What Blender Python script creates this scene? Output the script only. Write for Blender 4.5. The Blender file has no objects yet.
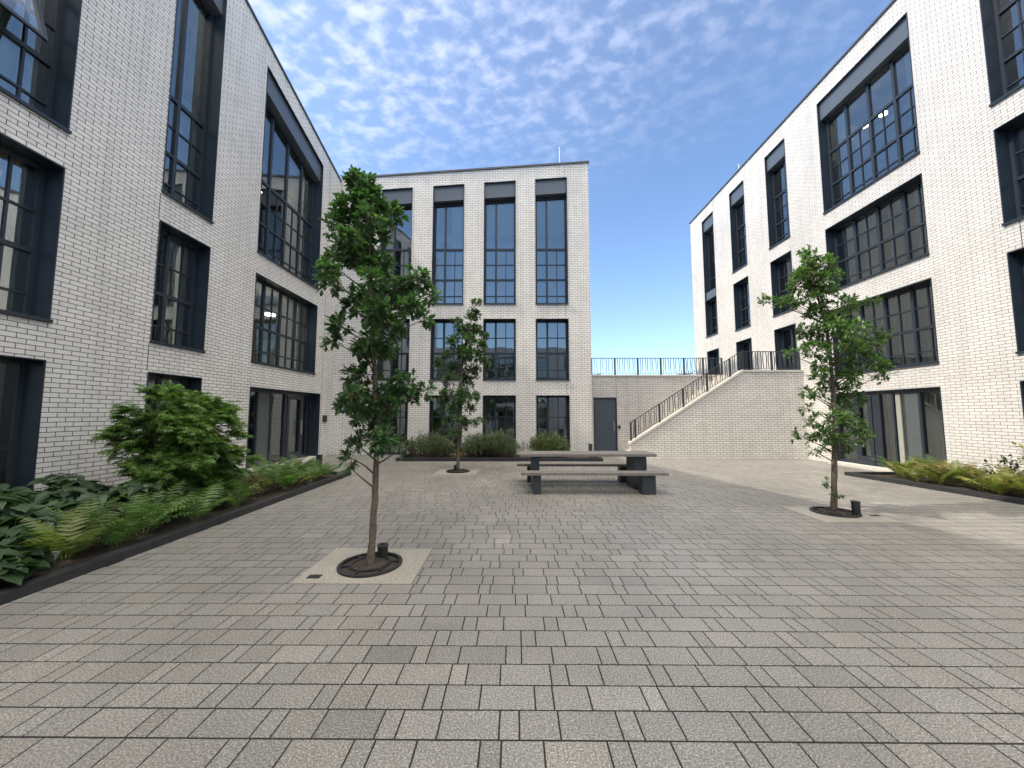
import bpy, math, random
import numpy as np
from mathutils import Vector, Matrix
random.seed(7)
RS = np.random.RandomState(11)
S = bpy.context.scene
COL = S.collection
R = math.radians
EYE = 1.55

# ------------------------------------------------------------------ materials
def new_mat(name):
    m = bpy.data.materials.new(name); m.use_nodes = True
    nt = m.node_tree
    b = nt.nodes["Principled BSDF"]
    return m, nt, b

def N(nt, kind, **kw):
    n = nt.nodes.new(kind)
    for k, v in kw.items():
        setattr(n, k, v)
    return n

def L(nt, a, b): nt.links.new(a, b)

def mixcol(nt, fac, a, b, mode='MIX'):
    n = N(nt, 'ShaderNodeMix', data_type='RGBA', blend_type=mode)
    for sock, v in ((n.inputs[0], fac), (n.inputs[6], a), (n.inputs[7], b)):
        if hasattr(v, 'is_linked'): L(nt, v, sock)
        elif isinstance(v, (int, float)): sock.default_value = v
        else: sock.default_value = (*v, 1)
    return n.outputs[2]

def noise(nt, scale, detail=3, rough=0.55, coord='Object', dim='3D'):
    tc = N(nt, 'ShaderNodeTexCoord')
    n = N(nt, 'ShaderNodeTexNoise')
    n.inputs['Scale'].default_value = scale; n.inputs['Detail'].default_value = detail
    n.inputs['Roughness'].default_value = rough
    L(nt, tc.outputs[coord], n.inputs['Vector'])
    return n.outputs['Fac']

def ramp(nt, fac, stops):
    r = N(nt, 'ShaderNodeValToRGB')
    el = r.color_ramp.elements
    while len(el) < len(stops): el.new(0.5)
    for e, (p, c) in zip(el, stops):
        e.position = p; e.color = (c, c, c, 1) if isinstance(c, (int, float)) else (*c, 1)
    L(nt, fac, r.inputs['Fac'])
    return r.outputs['Color']

def brick_mat(name, c1, c2, mortar, bw=.225, bh=.075, joint=.0060):
    m, nt, b = new_mat(name)
    uv = N(nt, 'ShaderNodeUVMap'); uv.uv_map = 'UVMap'
    t = N(nt, 'ShaderNodeTexBrick')
    t.inputs['Scale'].default_value = 1
    t.inputs['Color1'].default_value = (*c1, 1); t.inputs['Color2'].default_value = (*c2, 1)
    t.inputs['Mortar'].default_value = (*mortar, 1)
    t.inputs['Mortar Size'].default_value = joint
    t.inputs['Mortar Smooth'].default_value = .15
    t.inputs['Bias'].default_value = -.1
    t.inputs['Brick Width'].default_value = bw; t.inputs['Row Height'].default_value = bh
    L(nt, uv.outputs['UV'], t.inputs['Vector'])
    big = ramp(nt, noise(nt, .55, 5, .6), [(.3, .86), (.7, 1.0)])
    fine = ramp(nt, noise(nt, 38, 4, .7), [(.3, .88), (.7, 1.04)])
    tc = N(nt, 'ShaderNodeMapping'); tc.inputs['Scale'].default_value = (3.2, .16, 1); L(nt, uv.outputs['UV'], tc.inputs[0])
    sn = N(nt, 'ShaderNodeTexNoise'); sn.inputs['Scale'].default_value = 1.4; sn.inputs['Detail'].default_value = 5; L(nt, tc.outputs[0], sn.inputs['Vector'])
    streak = ramp(nt, sn.outputs['Fac'], [(.34, .90), (.52, 1.0)])
    c = mixcol(nt, 1, t.outputs['Color'], big, 'MULTIPLY')
    c = mixcol(nt, 1, c, streak, 'MULTIPLY')
    c = mixcol(nt, 1, c, fine, 'MULTIPLY')
    L(nt, c, b.inputs['Base Color'])
    b.inputs['Roughness'].default_value = .55
    bp = N(nt, 'ShaderNodeBump'); bp.invert = True
    bp.inputs['Strength'].default_value = .7; bp.inputs['Distance'].default_value = .006
    L(nt, t.outputs['Fac'], bp.inputs['Height'])
    L(nt, bp.outputs['Normal'], b.inputs['Normal'])
    return m

def plain(name, col, rough=.5, metal=0., var=.12, scale=6, bump=0., bscale=120):
    m, nt, b = new_mat(name)
    v = ramp(nt, noise(nt, scale, 4, .6), [(.3, 1 - var), (.7, 1 + var)])
    L(nt, mixcol(nt, 1, col, v, 'MULTIPLY'), b.inputs['Base Color'])
    b.inputs['Roughness'].default_value = rough; b.inputs['Metallic'].default_value = metal
    if bump:
        bp = N(nt, 'ShaderNodeBump'); bp.inputs['Strength'].default_value = .6
        bp.inputs['Distance'].default_value = bump
        L(nt, noise(nt, bscale, 4, .7), bp.inputs['Height']); L(nt, bp.outputs['Normal'], b.inputs['Normal'])
    return m

M = {}
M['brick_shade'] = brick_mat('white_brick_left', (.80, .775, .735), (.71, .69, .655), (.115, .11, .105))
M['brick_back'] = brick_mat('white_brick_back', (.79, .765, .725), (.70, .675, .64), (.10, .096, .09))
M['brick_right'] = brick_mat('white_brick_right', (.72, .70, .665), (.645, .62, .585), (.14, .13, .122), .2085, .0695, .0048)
M['brick_stair'] = brick_mat('white_brick_stair', (.78, .745, .69), (.68, .65, .60), (.14, .13, .12))
M['brick_terrace'] = brick_mat('white_brick_terrace', (.60, .575, .545), (.50, .485, .46), (.14, .13, .125))
M['metal'] = plain('anthracite_metal', (.017, .027, .040), .38, 0, .10, 3)
M['frame'] = plain('frame_metal', (.020, .028, .038), .36, 0, .08, 3)
M['panel'] = plain('panel_metal', (.085, .103, .124), .36, 0, .06, 2)
M['door'] = plain('door_paint', (.043, .060, .075), .45, 0, .06, 2)
M['coping_dark'] = plain('coping_dark', (.045, .05, .058), .45, 0, .1, 2)
M['interior'] = plain('interior_paint', (.50, .51, .48), .8, 0, .1, 1)
M['blind'] = plain('blind_fabric', (.72, .77, .73), .85, 0, .1, 2)
M['concrete'] = plain('pale_concrete', (.50, .475, .43), .8, 0, .10, 12, .002)
M['steel'] = plain('brushed_steel', (.55, .55, .55), .3, .9, .05, 20)
M['iron'] = plain('black_iron', (.014, .015, .017), .5, 0, .2, 20, .001)
M['rail'] = plain('rail_paint', (.030, .034, .040), .45, 0, .1, 10)
M['kerb'] = plain('black_kerb', (.022, .023, .026), .55, 0, .25, 8, .002)
M['soil'] = plain('bark_soil', (.040, .030, .022), .95, 0, .55, 25, .02, 40)
M['joint'] = plain('joint_sand', (.014, .013, .012), .95, 0, .3, 30, .002)
M['asphalt'] = plain('asphalt', (.06, .06, .06), .9, 0, .2, 3)
M['slat'] = plain('weathered_composite', (.165, .150, .136), .6, 0, .22, 14, .001)
M['tableleg'] = plain('table_leg', (.028, .036, .044), .45, 0, .15, 10)
M['roofing'] = plain('roofing', (.12, .12, .12), .8)
M['white'] = plain('white_plastic', (.75, .75, .75), .5)
M['label'] = plain('stake_label', (.30, .31, .26), .6)

def speckled(name, attr, base, lo, hi, scale):
    m, nt, b = new_mat(name)
    c = base
    if attr:
        a = N(nt, 'ShaderNodeAttribute'); a.attribute_name = 'tone'
        c = a.outputs['Color']
    sp = ramp(nt, noise(nt, scale, 2.5, .75), [(.30, lo), (.5, 1.), (.70, hi)])
    st = ramp(nt, noise(nt, .8, 6, .65), [(.32, .80), (.62, 1.05)])
    c = mixcol(nt, 1, c, sp, 'MULTIPLY'); c = mixcol(nt, 1, c, st, 'MULTIPLY')
    L(nt, c, b.inputs['Base Color']); b.inputs['Roughness'].default_value = .5
    bp = N(nt, 'ShaderNodeBump'); bp.inputs['Strength'].default_value = .5; bp.inputs['Distance'].default_value = .002
    L(nt, noise(nt, scale, 3, .7), bp.inputs['Height']); L(nt, bp.outputs['Normal'], b.inputs['Normal'])
    return m
M['paver'] = speckled('granite_setts', True, (.2, .2, .2), .30, 2.35, 105)
M['aggregate'] = speckled('aggregate_slab', False, (.30, .28, .24), .38, 1.75, 70)

def glass_mat(name, tint, ior=1.9):
    m, nt, b = new_mat(name)
    nt.nodes.remove(b)
    out = nt.nodes['Material Output']
    fr = N(nt, 'ShaderNodeFresnel'); fr.inputs['IOR'].default_value = ior
    tr = N(nt, 'ShaderNodeBsdfTransparent'); tr.inputs['Color'].default_value = (*tint, 1)
    gl = N(nt, 'ShaderNodeBsdfGlossy'); gl.inputs['Roughness'].default_value = .015
    gl.inputs['Color'].default_value = (.92, .97, .97, 1)
    bp = N(nt, 'ShaderNodeBump'); bp.inputs['Strength'].default_value = .05; bp.inputs['Distance'].default_value = .05
    L(nt, noise(nt, 1.3, 2, .5), bp.inputs['Height'])
    L(nt, bp.outputs['Normal'], gl.inputs['Normal'])
    mx = N(nt, 'ShaderNodeMixShader')
    L(nt, fr.outputs[0], mx.inputs[0]); L(nt, tr.outputs[0], mx.inputs[1]); L(nt, gl.outputs[0], mx.inputs[2])
    L(nt, mx.outputs[0], out.inputs['Surface'])
    return m
M['glass'] = glass_mat('window_glass', (.88, .94, .92), 3.2)
M['glass_dim'] = glass_mat('tinted_glass', (.72, .82, .80), 2.6)

def leaf_mat(name, trans=.38, rough=.40):
    m, nt, b = new_mat(name)
    out = nt.nodes['Material Output']
    a = N(nt, 'ShaderNodeAttribute'); a.attribute_name = 'tone'
    L(nt, a.outputs['Color'], b.inputs['Base Color']); b.inputs['Roughness'].default_value = rough
    t = N(nt, 'ShaderNodeBsdfTranslucent')
    L(nt, mixcol(nt, 1, a.outputs['Color'], (1.25, 1.6, .7), 'MULTIPLY'), t.inputs['Color'])
    mx = N(nt, 'ShaderNodeMixShader'); mx.inputs[0].default_value = trans
    L(nt, b.outputs[0], mx.inputs[1]); L(nt, t.outputs[0], mx.inputs[2])
    L(nt, mx.outputs[0], out.inputs['Surface'])
    return m
M['leaf'] = leaf_mat('leaf')
M['bark'] = plain('bark', (.100, .080, .058), .9, 0, .5, 26, .006, 60)

def emit_mat(name, col, s):
    m, nt, b = new_mat(name)
    b.inputs['Emission Color'].default_value = (*col, 1); b.inputs['Emission Strength'].default_value = s
    return m
M['infill'] = plain('infill_panel', (.085, .098, .100), .4, 0, .06, 2)
M['lamp'] = emit_mat('lamp_glow', (1, .93, .8), 5)

# ------------------------------------------------------------------ mesh helpers
class MB:
    def __init__(s): s.v = []; s.f = []; s.uv = []
    def quad(s, a, b, c, d, uv=None):
        i = len(s.v); s.v += [tuple(a), tuple(b), tuple(c), tuple(d)]; s.f.append((i, i+1, i+2, i+3))
        s.uv += uv if uv else [(0, 0)] * 4
    def hexa(s, p):
        """p: 8 corners, bottom ring 0-3 then top ring 4-7"""
        for q in ((0, 3, 2, 1), (4, 5, 6, 7), (0, 1, 5, 4), (1, 2, 6, 5), (2, 3, 7, 6), (3, 0, 4, 7)):
            pts = [p[k] for k in q]
            n = np.abs(np.cross(np.subtract(pts[1], pts[0]), np.subtract(pts[3], pts[0])))
            ax = int(np.argmax(n))
            uv = [((w[1], w[2]) if ax == 0 else (w[0], w[2]) if ax == 1 else (w[0], w[1])) for w in pts]
            s.quad(*pts, uv=uv)
    def box(s, x0, x1, y0, y1, z0, z1):
        s.hexa([(x0, y0, z0), (x1, y0, z0), (x1, y1, z0), (x0, y1, z0), (x0, y0, z1), (x1, y0, z1), (x1, y1, z1), (x0, y1, z1)])
    def fbox(s, F, u0, u1, w0, w1, za, zb):
        """box in facade coordinates; za / zb are a number or a pair (at u0, at u1)"""
        a0, a1 = za if isinstance(za, tuple) else (za, za)
        b0, b1 = zb if isinstance(zb, tuple) else (zb, zb)
        s.hexa([F(u0, w0, a0), F(u1, w0, a1), F(u1, w1, a1), F(u0, w1, a0), F(u0, w0, b0), F(u1, w0, b1), F(u1, w1, b1), F(u0, w1, b0)])
    def tube(s, pts, radii, n=6):
        pts = [Vector(p) for p in pts]; base = len(s.v); prev = None
        for i, p in enumerate(pts):
            d = (pts[min(i+1, len(pts)-1)] - pts[max(i-1, 0)]).normalized()
            if prev is None:
                prev = d.orthogonal().normalized()
            prev = (prev - d * prev.dot(d)).normalized()
            q = d.cross(prev)
            r = radii[i] if not isinstance(radii, (int, float)) else radii
            for k in range(n):
                t = 2 * math.pi * k / n
                s.v.append(tuple(p + (prev * math.cos(t) + q * math.sin(t)) * r))
        def add(f): s.f.append(f); s.uv.extend([(0, 0)] * len(f))
        for i in range(len(pts) - 1):
            for k in range(n):
                a = base + i*n + k; b = base + i*n + (k+1) % n
                add((a, b, b+n, a+n))
        add(tuple(base + k for k in range(n))[::-1])
        add(tuple(base + (len(pts)-1)*n + k for k in range(n)))
    def ring(s, c, r0, r1, z0, z1, n=40):
        for k in range(n):
            a, b = 2*math.pi*k/n, 2*math.pi*(k+1)/n
            P = lambda r, t, z: (c[0] + r*math.cos(t), c[1] + r*math.sin(t), z)
            s.hexa([P(r0, a, z0), P(r1, a, z0), P(r1, b, z0), P(r0, b, z0), P(r0, a, z1), P(r1, a, z1), P(r1, b, z1), P(r0, b, z1)])

ORG = {}   # world position of every thing's base
def link(me, name, parent=None, org=(0, 0, 0)):
    o = bpy.data.objects.new(name, me); COL.objects.link(o)
    po = ORG.get(parent.name, Vector((0, 0, 0))) if parent else Vector((0, 0, 0))
    o.parent = parent; o.location = Vector(org) - po
    ORG[o.name] = Vector(org)
    return o

def build(name, mb, mat, parent=None, org=None, smooth=False):
    v = np.array(mb.v, float)
    if org is None:
        lo, hi = v.min(0), v.max(0); org = ((lo[0]+hi[0])/2, (lo[1]+hi[1])/2, lo[2])
    v = v - np.array(org)
    me = bpy.data.meshes.new(name)
    me.from_pydata(v.tolist(), [], mb.f)
    ul = me.uv_layers.new(name='UVMap')
    if len(mb.uv) == len(me.loops):
        ul.data.foreach_set('uv', np.array(mb.uv, float).ravel())
    me.materials.append(mat)
    if smooth: me.polygons.foreach_set('use_smooth', [True] * len(me.polygons))
    me.update()
    return link(me, name, parent, org)

def tag(o, label=None, cat=None, group=None, kind=None):
    if label: o['label'] = label
    if cat: o['category'] = cat
    if group: o['group'] = group
    if kind: o['kind'] = kind
    return o

def thing(name, label, cat, org, group=None):
    o = bpy.data.objects.new(name, None); COL.objects.link(o)
    o.location = org; ORG[o.name] = Vector(org); o.empty_display_size = .3
    return tag(o, label, cat, group)

def copy_tree(o, parent=None):
    c = o.copy(); COL.objects.link(c); c.parent = parent
    for ch in o.children: copy_tree(ch, c)
    return c

def bevel(o, w=.006, seg=2):
    md = o.modifiers.new('bevel', 'BEVEL'); md.width = w; md.segments = seg; md.limit_method = 'ANGLE'
    return o

# ------------------------------------------------------------------ facades
XL, YB, XR = -7.05, 14.43, 10.1
FL = lambda u, w, z: (XL - w, u, z)
FB = lambda u, w, z: (u, YB + w, z)
FR = lambda u, w, z: (XR + w, u, z)
def lerp(a, b, t): return a + (b - a) * t

def facade_wall(F, u0, u1, top, openings, mat, parent, z0=-.05):
    mb = MB()
    br = sorted({u0, u1, *[o[0] for o in openings], *[o[1] for o in openings]})
    for s, t in zip(br, br[1:]):
        lo = (z0, z0)
        ops = sorted([o for o in openings if o[0] <= s + 1e-6 and o[1] >= t - 1e-6], key=lambda o: o[2])
        def q(a, b):
            if min(b[0]-a[0], b[1]-a[1]) < 1e-4: return
            mb.quad(F(s, 0, a[0]), F(t, 0, a[1]), F(t, 0, b[1]), F(s, 0, b[0]), uv=[(s, a[0]), (t, a[1]), (t, b[1]), (s, b[0])])
        for ua, ub, za, h0, h1 in ops:
            q(lo, (za, za))
            lo = (lerp(h0, h1, (s-ua)/(ub-ua)), lerp(h0, h1, (t-ua)/(ub-ua)))
        q(lo, (top(s), top(t)))
    return build('wall', mb, mat, parent)

def glass_quad(mb, F, w, u0, u1, z0, z1a, z1b):
    """sheet of glass whose front faces the courtyard, whichever way the facade looks"""
    p = [F(u0, w, z0), F(u1, w, z0), F(u1, w, z1b), F(u0, w, z1a)]
    n = np.cross(np.subtract(p[1], p[0]), np.subtract(p[3], p[0]))
    inward = np.subtract(F(u0, w + 1, z0), F(u0, w, z0))
    mb.quad(*(p if np.dot(n, inward) < 0 else p[::-1]))
def window(parent, F, u0, u1, z0, z1, cols, thin, rows=(), panel=None, d=.35, blind=None, sc=1., sill=True, base_rows=None, transom_only_below=None, door=False):
    """one window: frame mesh (part) with reveal, sill, pane, panel and blind as sub-parts.
    z1 is a number or (at u0, at u1); cols: main mullions as fractions; thin: thin bars as fractions (below zt only)"""
    h0, h1 = z1 if isinstance(z1, tuple) else (z1, z1)
    hd = lambda u: lerp(h0, h1, (u-u0)/(u1-u0))
    W = u1 - u0
    e = .018
    ph = panel or 0.
    off = ph + (.03 if panel else 0)
    fr = MB()
    wf0, wf1 = d - .075, d
    def vert(uc, wd, za, zb=None, w0=wf0, w1=wf1):
        a, b = uc - wd/2, uc + wd/2
        top = (hd(a) - off - e, hd(b) - off - e) if zb is None else zb
        fr.fbox(F, a, b, w0, w1, za, top)
    a0, a1 = u0 + e, u1 - e
    zb = z0 + (.03 if sill else 0)
    vert(a0 + .03, .06, zb); vert(a1 - .03, .06, zb)
    fr.fbox(F, a0+.06, a1-.06, wf0, wf1, zb, zb + .06)
    fr.fbox(F, a0+.06, a1-.06, wf0, wf1, (hd(a0+.06)-off-e-.06, hd(a1-.06)-off-e-.06), (hd(a0+.06)-off-e, hd(a1-.06)-off-e))
    for c in cols: vert(u0 + c*W, .075, zb + .06)
    tall = (min(h0, h1) - z0) > 3.2 * sc
    offs = [(.40, .034), (1.07, .07), (1.69, .034)] + ([(2.33, .08)] if tall else [])
    if not rows and base_rows is None: base_rows = offs
    edges = [0.] + list(cols) + [1.]
    for zo, th in (base_rows or []):
        zz = z0 + zo * sc
        for p, q in zip(edges, edges[1:]):
            ua = a0 + .06 if p == 0 else u0 + p*W + .0375
            ub = a1 - .06 if q == 1 else u0 + q*W - .0375
            dep = .0 if th > .05 else .015
            fr.fbox(F, ua, ub, wf0 + .004 + dep, wf1 - .004, zz - th/2, zz + th/2)
    ztop = z0 + (2.33*sc - .04) if tall else None
    for c in thin:
        uc = u0 + c*W
        if ztop: vert(uc, .03, zb + .06, ztop, wf0 + .023, wf1 - .008)
        else: fr.fbox(F, uc - .015, uc + .015, wf0 + .023, wf1 - .008, zb + .06, (hd(uc-.015)-off-e-.06, hd(uc+.015)-off-e-.06))
    f = build('window', fr, M['frame'], parent)
    rv = MB()
    rv.fbox(F, u0, u0 + e, -.014, d + .05, z0, (h0, hd(u0+e)))
    rv.fbox(F, u1 - e, u1, -.014, d + .05, z0, (hd(u1-e), h1))
    rv.fbox(F, u0 + e, u1 - e, -.014, d + .05, (hd(u0+e) - e, hd(u1-e) - e), (hd(u0+e), hd(u1-e)))
    if not sill: rv.fbox(F, u0+e, u1-e, -.0, d + .05, z0 - .02, z0)
    build('reveal', rv, M['metal'], f)
    if sill:
        sl = MB(); sl.fbox(F, u0 - .01, u1 + .01, -.045, d + .04, z0 - .022, z0 + .026)
        build('sill', sl, M['metal'], f)
    gp = MB(); w = d - .03
    glass_quad(gp, F, w, a0+.02, a1-.02, zb+.02, hd(a0)-off-e-.02, hd(a1)-off-e-.02)
    build('pane', gp, M['glass_dim' if parent['label'].startswith('sunlit') else 'glass'], f)
    if panel:
        pn = MB(); pn.fbox(F, a0, a1, .07, d + .05, (hd(a0)-e-ph, hd(a1)-e-ph), (hd(a0)-e, hd(a1)-e))
        build('fascia_panel', pn, M['panel'], f)
    if blind:
        n = 28
        lo, hi = blind[:2]
        for (ca, cb) in blind[2:]:
            bl = MB()
            us = np.linspace(lerp(a0+.02, a1-.02, ca), lerp(a0+.02, a1-.02, cb), n)
            for i in range(n - 1):
                wa = d + .10 + .025*math.sin(i*1.35 + 2*ca); wb = d + .10 + .025*math.sin((i+1)*1.35 + 2*ca)
                za = lerp(z0 + .05, min(h0, h1) - off - .05, lo); zc = lerp(z0 + .05, min(h0, h1) - off - .05, hi)
                bl.quad(F(us[i], wa, za), F(us[i+1], wb, za), F(us[i+1], wb, zc), F(us[i], wa, zc))
            build('curtain', bl, M['blind'], f, smooth=True)
    return f

def interior(F, u0, u1, levels, depth, parts, parent, top):
    mb = MB()
    for z in levels: mb.fbox(F, u0, u1, .42, depth, z - .32, z - .02)
    mb.fbox(F, u0, u1, depth, depth + .1, 0, top)
    for u in parts: mb.fbox(F, u - .06, u + .06, .42, depth, 0, top)
    return build('interior', mb, M['interior'], parent)

# ---- left wing
roofL = lambda y: 12.118 - .2565 * (y - 9.764)
headL = lambda y: 11.07 - .2565 * (y - 11.42)
left = thing('apartment_building', 'long white brick wing in shade on the left with a roof falling towards the corner', 'building', (XL, 5, 0))
colsL = {'A': (2.45, 5.53), 'B': (7.10, 8.345), 'C': (9.88, 13.06)}
zs = {'L1': (2.95, 5.39), 'L2': 5.98}
openL = []
def addL(u0, u1, z0, h, **k):
    h0, h1 = h if isinstance(h, tuple) else (h, h)
    openL.append((u0, u1, z0, h0, h1))
    return window(left, FL, u0, u1, z0, h, **k)
C2 = [.36]; T2 = [.68]; C4 = [.25, .5, .75]; T4 = [.125, .375, .625, .875]
for key, (u0, u1) in list(colsL.items()) + [('Z', (-2.1, .95))]:
    cols, thin = (C2, T2) if key == 'B' else (C4, T4)
    if key == 'B':
        cols, thin = [.42], [.72]
    bl = {'A': (0, 1, (.76, .98)), 'B': (0, 1, (.08, .36), (.48, .97)), 'C': (0, 1, (.60, .97)), 'Z': None}[key]
    if key == 'C':
        wide = (9.9, 13.5)
    else:
        addL(u0, u1, .0 if key == 'A' else .0, 2.36, cols=cols if key != 'B' else [.45], thin=[], base_rows=[(1.05, .05)], blind=bl, sill=False)
    addL(u0, u1, *zs['L1'], cols=cols, thin=thin, blind=None if key == 'C' else bl)
    addL(u0, u1, zs['L2'], (headL(u0), headL(u1)), cols=cols, thin=thin, panel=.62, blind=bl)
# entrance
ent = (9.9, 13.5)
openL.append((ent[0], ent[1], .06, 2.28, 2.28))
facade_wall(FL, -4, YB, roofL, openL, M['brick_shade'], left)
sh = MB()
sh.hexa([(XL-10, -4, -.05), (XL-.45, -4, -.05), (XL-.45, YB, -.05), (XL-10, YB, -.05), (XL-10, -4, roofL(-4)-.25), (XL-.45, -4, roofL(-4)-.25), (XL-.45, YB, roofL(YB)-.25), (XL-10, YB, roofL(YB)-.25)])
sh2 = MB(); sh2.f = [f for i, f in enumerate(sh.f) if i in (2, 4, 5)]; sh2.v = sh.v; sh2.uv = [sh.uv[4*i+k] for i in (2, 4, 5) for k in range(4)]
build('outer_wall', sh2, M['brick_shade'], left)
rf = MB(); rf.fbox(FL, -4, YB, .3, 10, (roofL(-4)-.25, roofL(YB)-.25), (roofL(-4)-.05, roofL(YB)-.05)); build('roof', rf, M['roofing'], left)
cp = MB(); cp.fbox(FL, -4, YB, -.04, .4, (roofL(-4), roofL(YB)), (roofL(-4)+.06, roofL(YB)+.06)); build('coping', cp, M['coping_dark'], left)
interior(FL, -3.9, YB-.1, [.02, 2.97, 6.0, 9.05], 4.2, [6.3, 9.1], left, 9.9)
for u, za, zb in ((7.08, 5.40, 5.93), (7.08, 2.38, 2.9), (13.6, 0, roofL(13.6)-.01)):
    jn = MB(); jn.fbox(FL, u-.006, u+.006, -.003, .01, za, zb); build('movement_joint', jn, M['coping_dark'], left)
for (u, z) in ((10.75, 4.72), (11.25, 4.72), (12.5, 4.72), (11.5, 8.55)):
    lm = MB(); x, y, _ = FL(u, 1.3, 0); lm.ring((x, y), 0, .16, z + .18, z + .24, 16); build('ceiling_lamp', lm, M['lamp'], left)

def entrance(parent, F, u0, u1, z0, z1, d, members, panels, leaf=None, handle=None, reveal=True, rail=None, white=()):
    fr = MB(); e = .018
    for uc, wd in members: fr.fbox(F, uc - wd/2, uc + wd/2, d - .08, d, z0, z1 - e)
    hs = sorted(members)
    for (a, wa), (b, wb) in zip(hs, hs[1:]):
        fr.fbox(F, a + wa/2, b - wb/2, d - .078, d - .002, z1 - e - .09, z1 - e)
        fr.fbox(F, a + wa/2, b - wb/2, d - .078, d - .002, z0, z0 + .09)
    f = build('entrance', fr, M['frame'], parent)
    rv = MB()
    rv.fbox(F, u0, u0 + e, -.014, d + .05, z0, z1); rv.fbox(F, u1 - e, u1, -.014, d + .05, z0, z1)
    rv.fbox(F, u0 + e, u1 - e, -.014, d + .05, z1 - e, z1)
    build('reveal', rv, M['metal'], f)
    gp = MB(); glass_quad(gp, F, d - .03, u0+e, u1-e, z0, z1-e, z1-e)
    build('pane', gp, M['glass_dim' if parent['label'].startswith('sunlit') else 'glass'], f)
    for a, b, mt in panels:
        p = MB(); p.fbox(F, a, b, d - .06, d - .012, z0 + .09, z1 - e - .09); build('infill_panel', p, M[mt], f)
    for ca, cb in white:
        bl = MB(); us = np.linspace(ca, cb, 12)
        for i in range(11): bl.quad(F(us[i], d + .09 + .02*math.sin(i*1.3), z0 + .02), F(us[i+1], d + .09 + .02*math.sin((i+1)*1.3), z0 + .02), F(us[i+1], d + .09 + .02*math.sin((i+1)*1.3), z1 - .05), F(us[i], d + .09 + .02*math.sin(i*1.3), z1 - .05))
        build('curtain', bl, M['blind'], f, smooth=True)
    th = MB(); th.fbox(F, u0, u1, -.26, d + .3, -.02, z0 - .002); build('threshold', th, M['concrete'], f)
    if leaf:
        a, b = leaf
        lf = MB()
        for p, q in ((a, a+.11), (b-.11, b)): lf.fbox(F, p, q, d - .10, d - .04, z0 + .012, z1 - .13)
        lf.fbox(F, a+.11, b-.11, d - .10, d - .04, z0 + .012, z0 + .25); lf.fbox(F, a+.11, b-.11, d - .10, d - .04, z1 - .25, z1 - .13)
        build('door', lf, M['frame'], f)
        hb = MB(); hu = handle
        hb.fbox(F, hu-.018, hu+.018, d - .17, d - .135, .85, 1.35)
        hb.fbox(F, hu-.012, hu+.012, d - .135, d - .10, .90, .93); hb.fbox(F, hu-.012, hu+.012, d - .135, d - .10, 1.27, 1.30)
        build('handle', hb, M['steel'], f)
    return f
entrance(left, FL, ent[0], ent[1], .06, 2.28, .35, [(9.95, .07), (10.63, .05), (11.2, .05), (11.95, .12), (12.90, .10), (13.2, .05), (13.45, .06)],
         [(10.655, 11.175, 'infill')], leaf=(12.01, 12.85), handle=12.74)
pq = MB(); pq.fbox(FL, 13.74, 13.98, -.05, 0, 1.26, 1.50)
tag(bevel(build('wall_intercom', pq, M['iron'])), 'square black intercom plate on the white brick beside the left glass entrance', 'intercom')

# open top-hung sash of the upper left window
sv = MB()
u0, u1, zt, zb_, wt, wb = 4.30, 5.13, 8.28, 7.10, .29, -.08
def sp(u, t, off=0.): return FL(u, lerp(wb, wt, t) + off, lerp(zb_, zt, t))
for (p, q, a, b) in ((u0, u0+.06, 0, 1), (u1-.06, u1, 0, 1), (u0+.06, u1-.06, 0, .05), (u0+.06, u1-.06, .95, 1)):
    sv.hexa([sp(p, a), sp(q, a), sp(q, a, .05), sp(p, a, .05), sp(p, b), sp(q, b), sp(q, b, .05), sp(p, b, .05)])
so = build('open_sash', sv, M['frame'], left)
sg = MB(); sg.quad(sp(u0+.03, .02, .025), sp(u1-.03, .02, .025), sp(u1-.03, .98, .025), sp(u0+.03, .98, .025)); build('pane', sg, M['glass'], so)

# ---- back wing
roofB = lambda x: 11.022 + (x + 7.044) * .0655
headB = lambda x: 10.72 + (x + 3.3) * .0653
back = thing('apartment_building', 'pale brick wing across the far end of the courtyard with tall windows in four columns', 'building', (-2, YB, 0))
colsB = [(-5.36, -4.12), (-3.29, -2.04), (-1.235, .035), (.815, 2.095)]
openB = []
blB = [None, (0, 1, (0, .12), (.55, 1)), (0, 1, (0, 1)), (0, 1, (0, 1))]
for i, (u0, u1) in enumerate(colsB):
    openB.append((u0, u1, 0.0, 2.27, 2.27))
    window(back, FB, u0, u1, 0.0, 2.27, cols=[.37], thin=[.685], base_rows=[(.62, .07), (1.42, .034)], blind=(0, 1, (0, .25), (.6, 1)) if i > 1 else None, sill=False)
    openB.append((u0, u1, 2.87, 5.27, 5.27))
    window(back, FB, u0, u1, 2.87, 5.27, cols=[.37], thin=[.685], blind=(0, 1, (0, .36)) if i == 2 else None)
    hh = (headB(u0), headB(u1)); openB.append((u0, u1, 5.86, *hh))
    window(back, FB, u0, u1, 5.86, hh, cols=[.37], thin=[.685], panel=.60, blind=blB[i])
XB1 = 2.96
facade_wall(FB, XL, XB1, roofB, openB, M['brick_back'], back)
sw = MB()
sw.quad((XB1, YB, -.05), (XB1, YB+11, -.05), (XB1, YB+11, roofB(XB1)), (XB1, YB, roofB(XB1)), uv=[(0, 0), (11, 0), (11, roofB(XB1)), (0, roofB(XB1))])
sw.quad((XL-3, YB+11, -.05), (XB1, YB+11, -.05), (XB1, YB+11, roofB(XB1)), (XL-3, YB+11, roofB(XL-3)), uv=[(0, 0), (13, 0), (13, 11), (0, 11)])
sw.quad((XL-3, YB+.4, -.05), (XL-3, YB+11, -.05), (XL-3, YB+11, roofB(XL-3)), (XL-3, YB+.4, roofB(XL-3)), uv=[(0, 0), (11, 0), (11, 11), (0, 11)])
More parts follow.
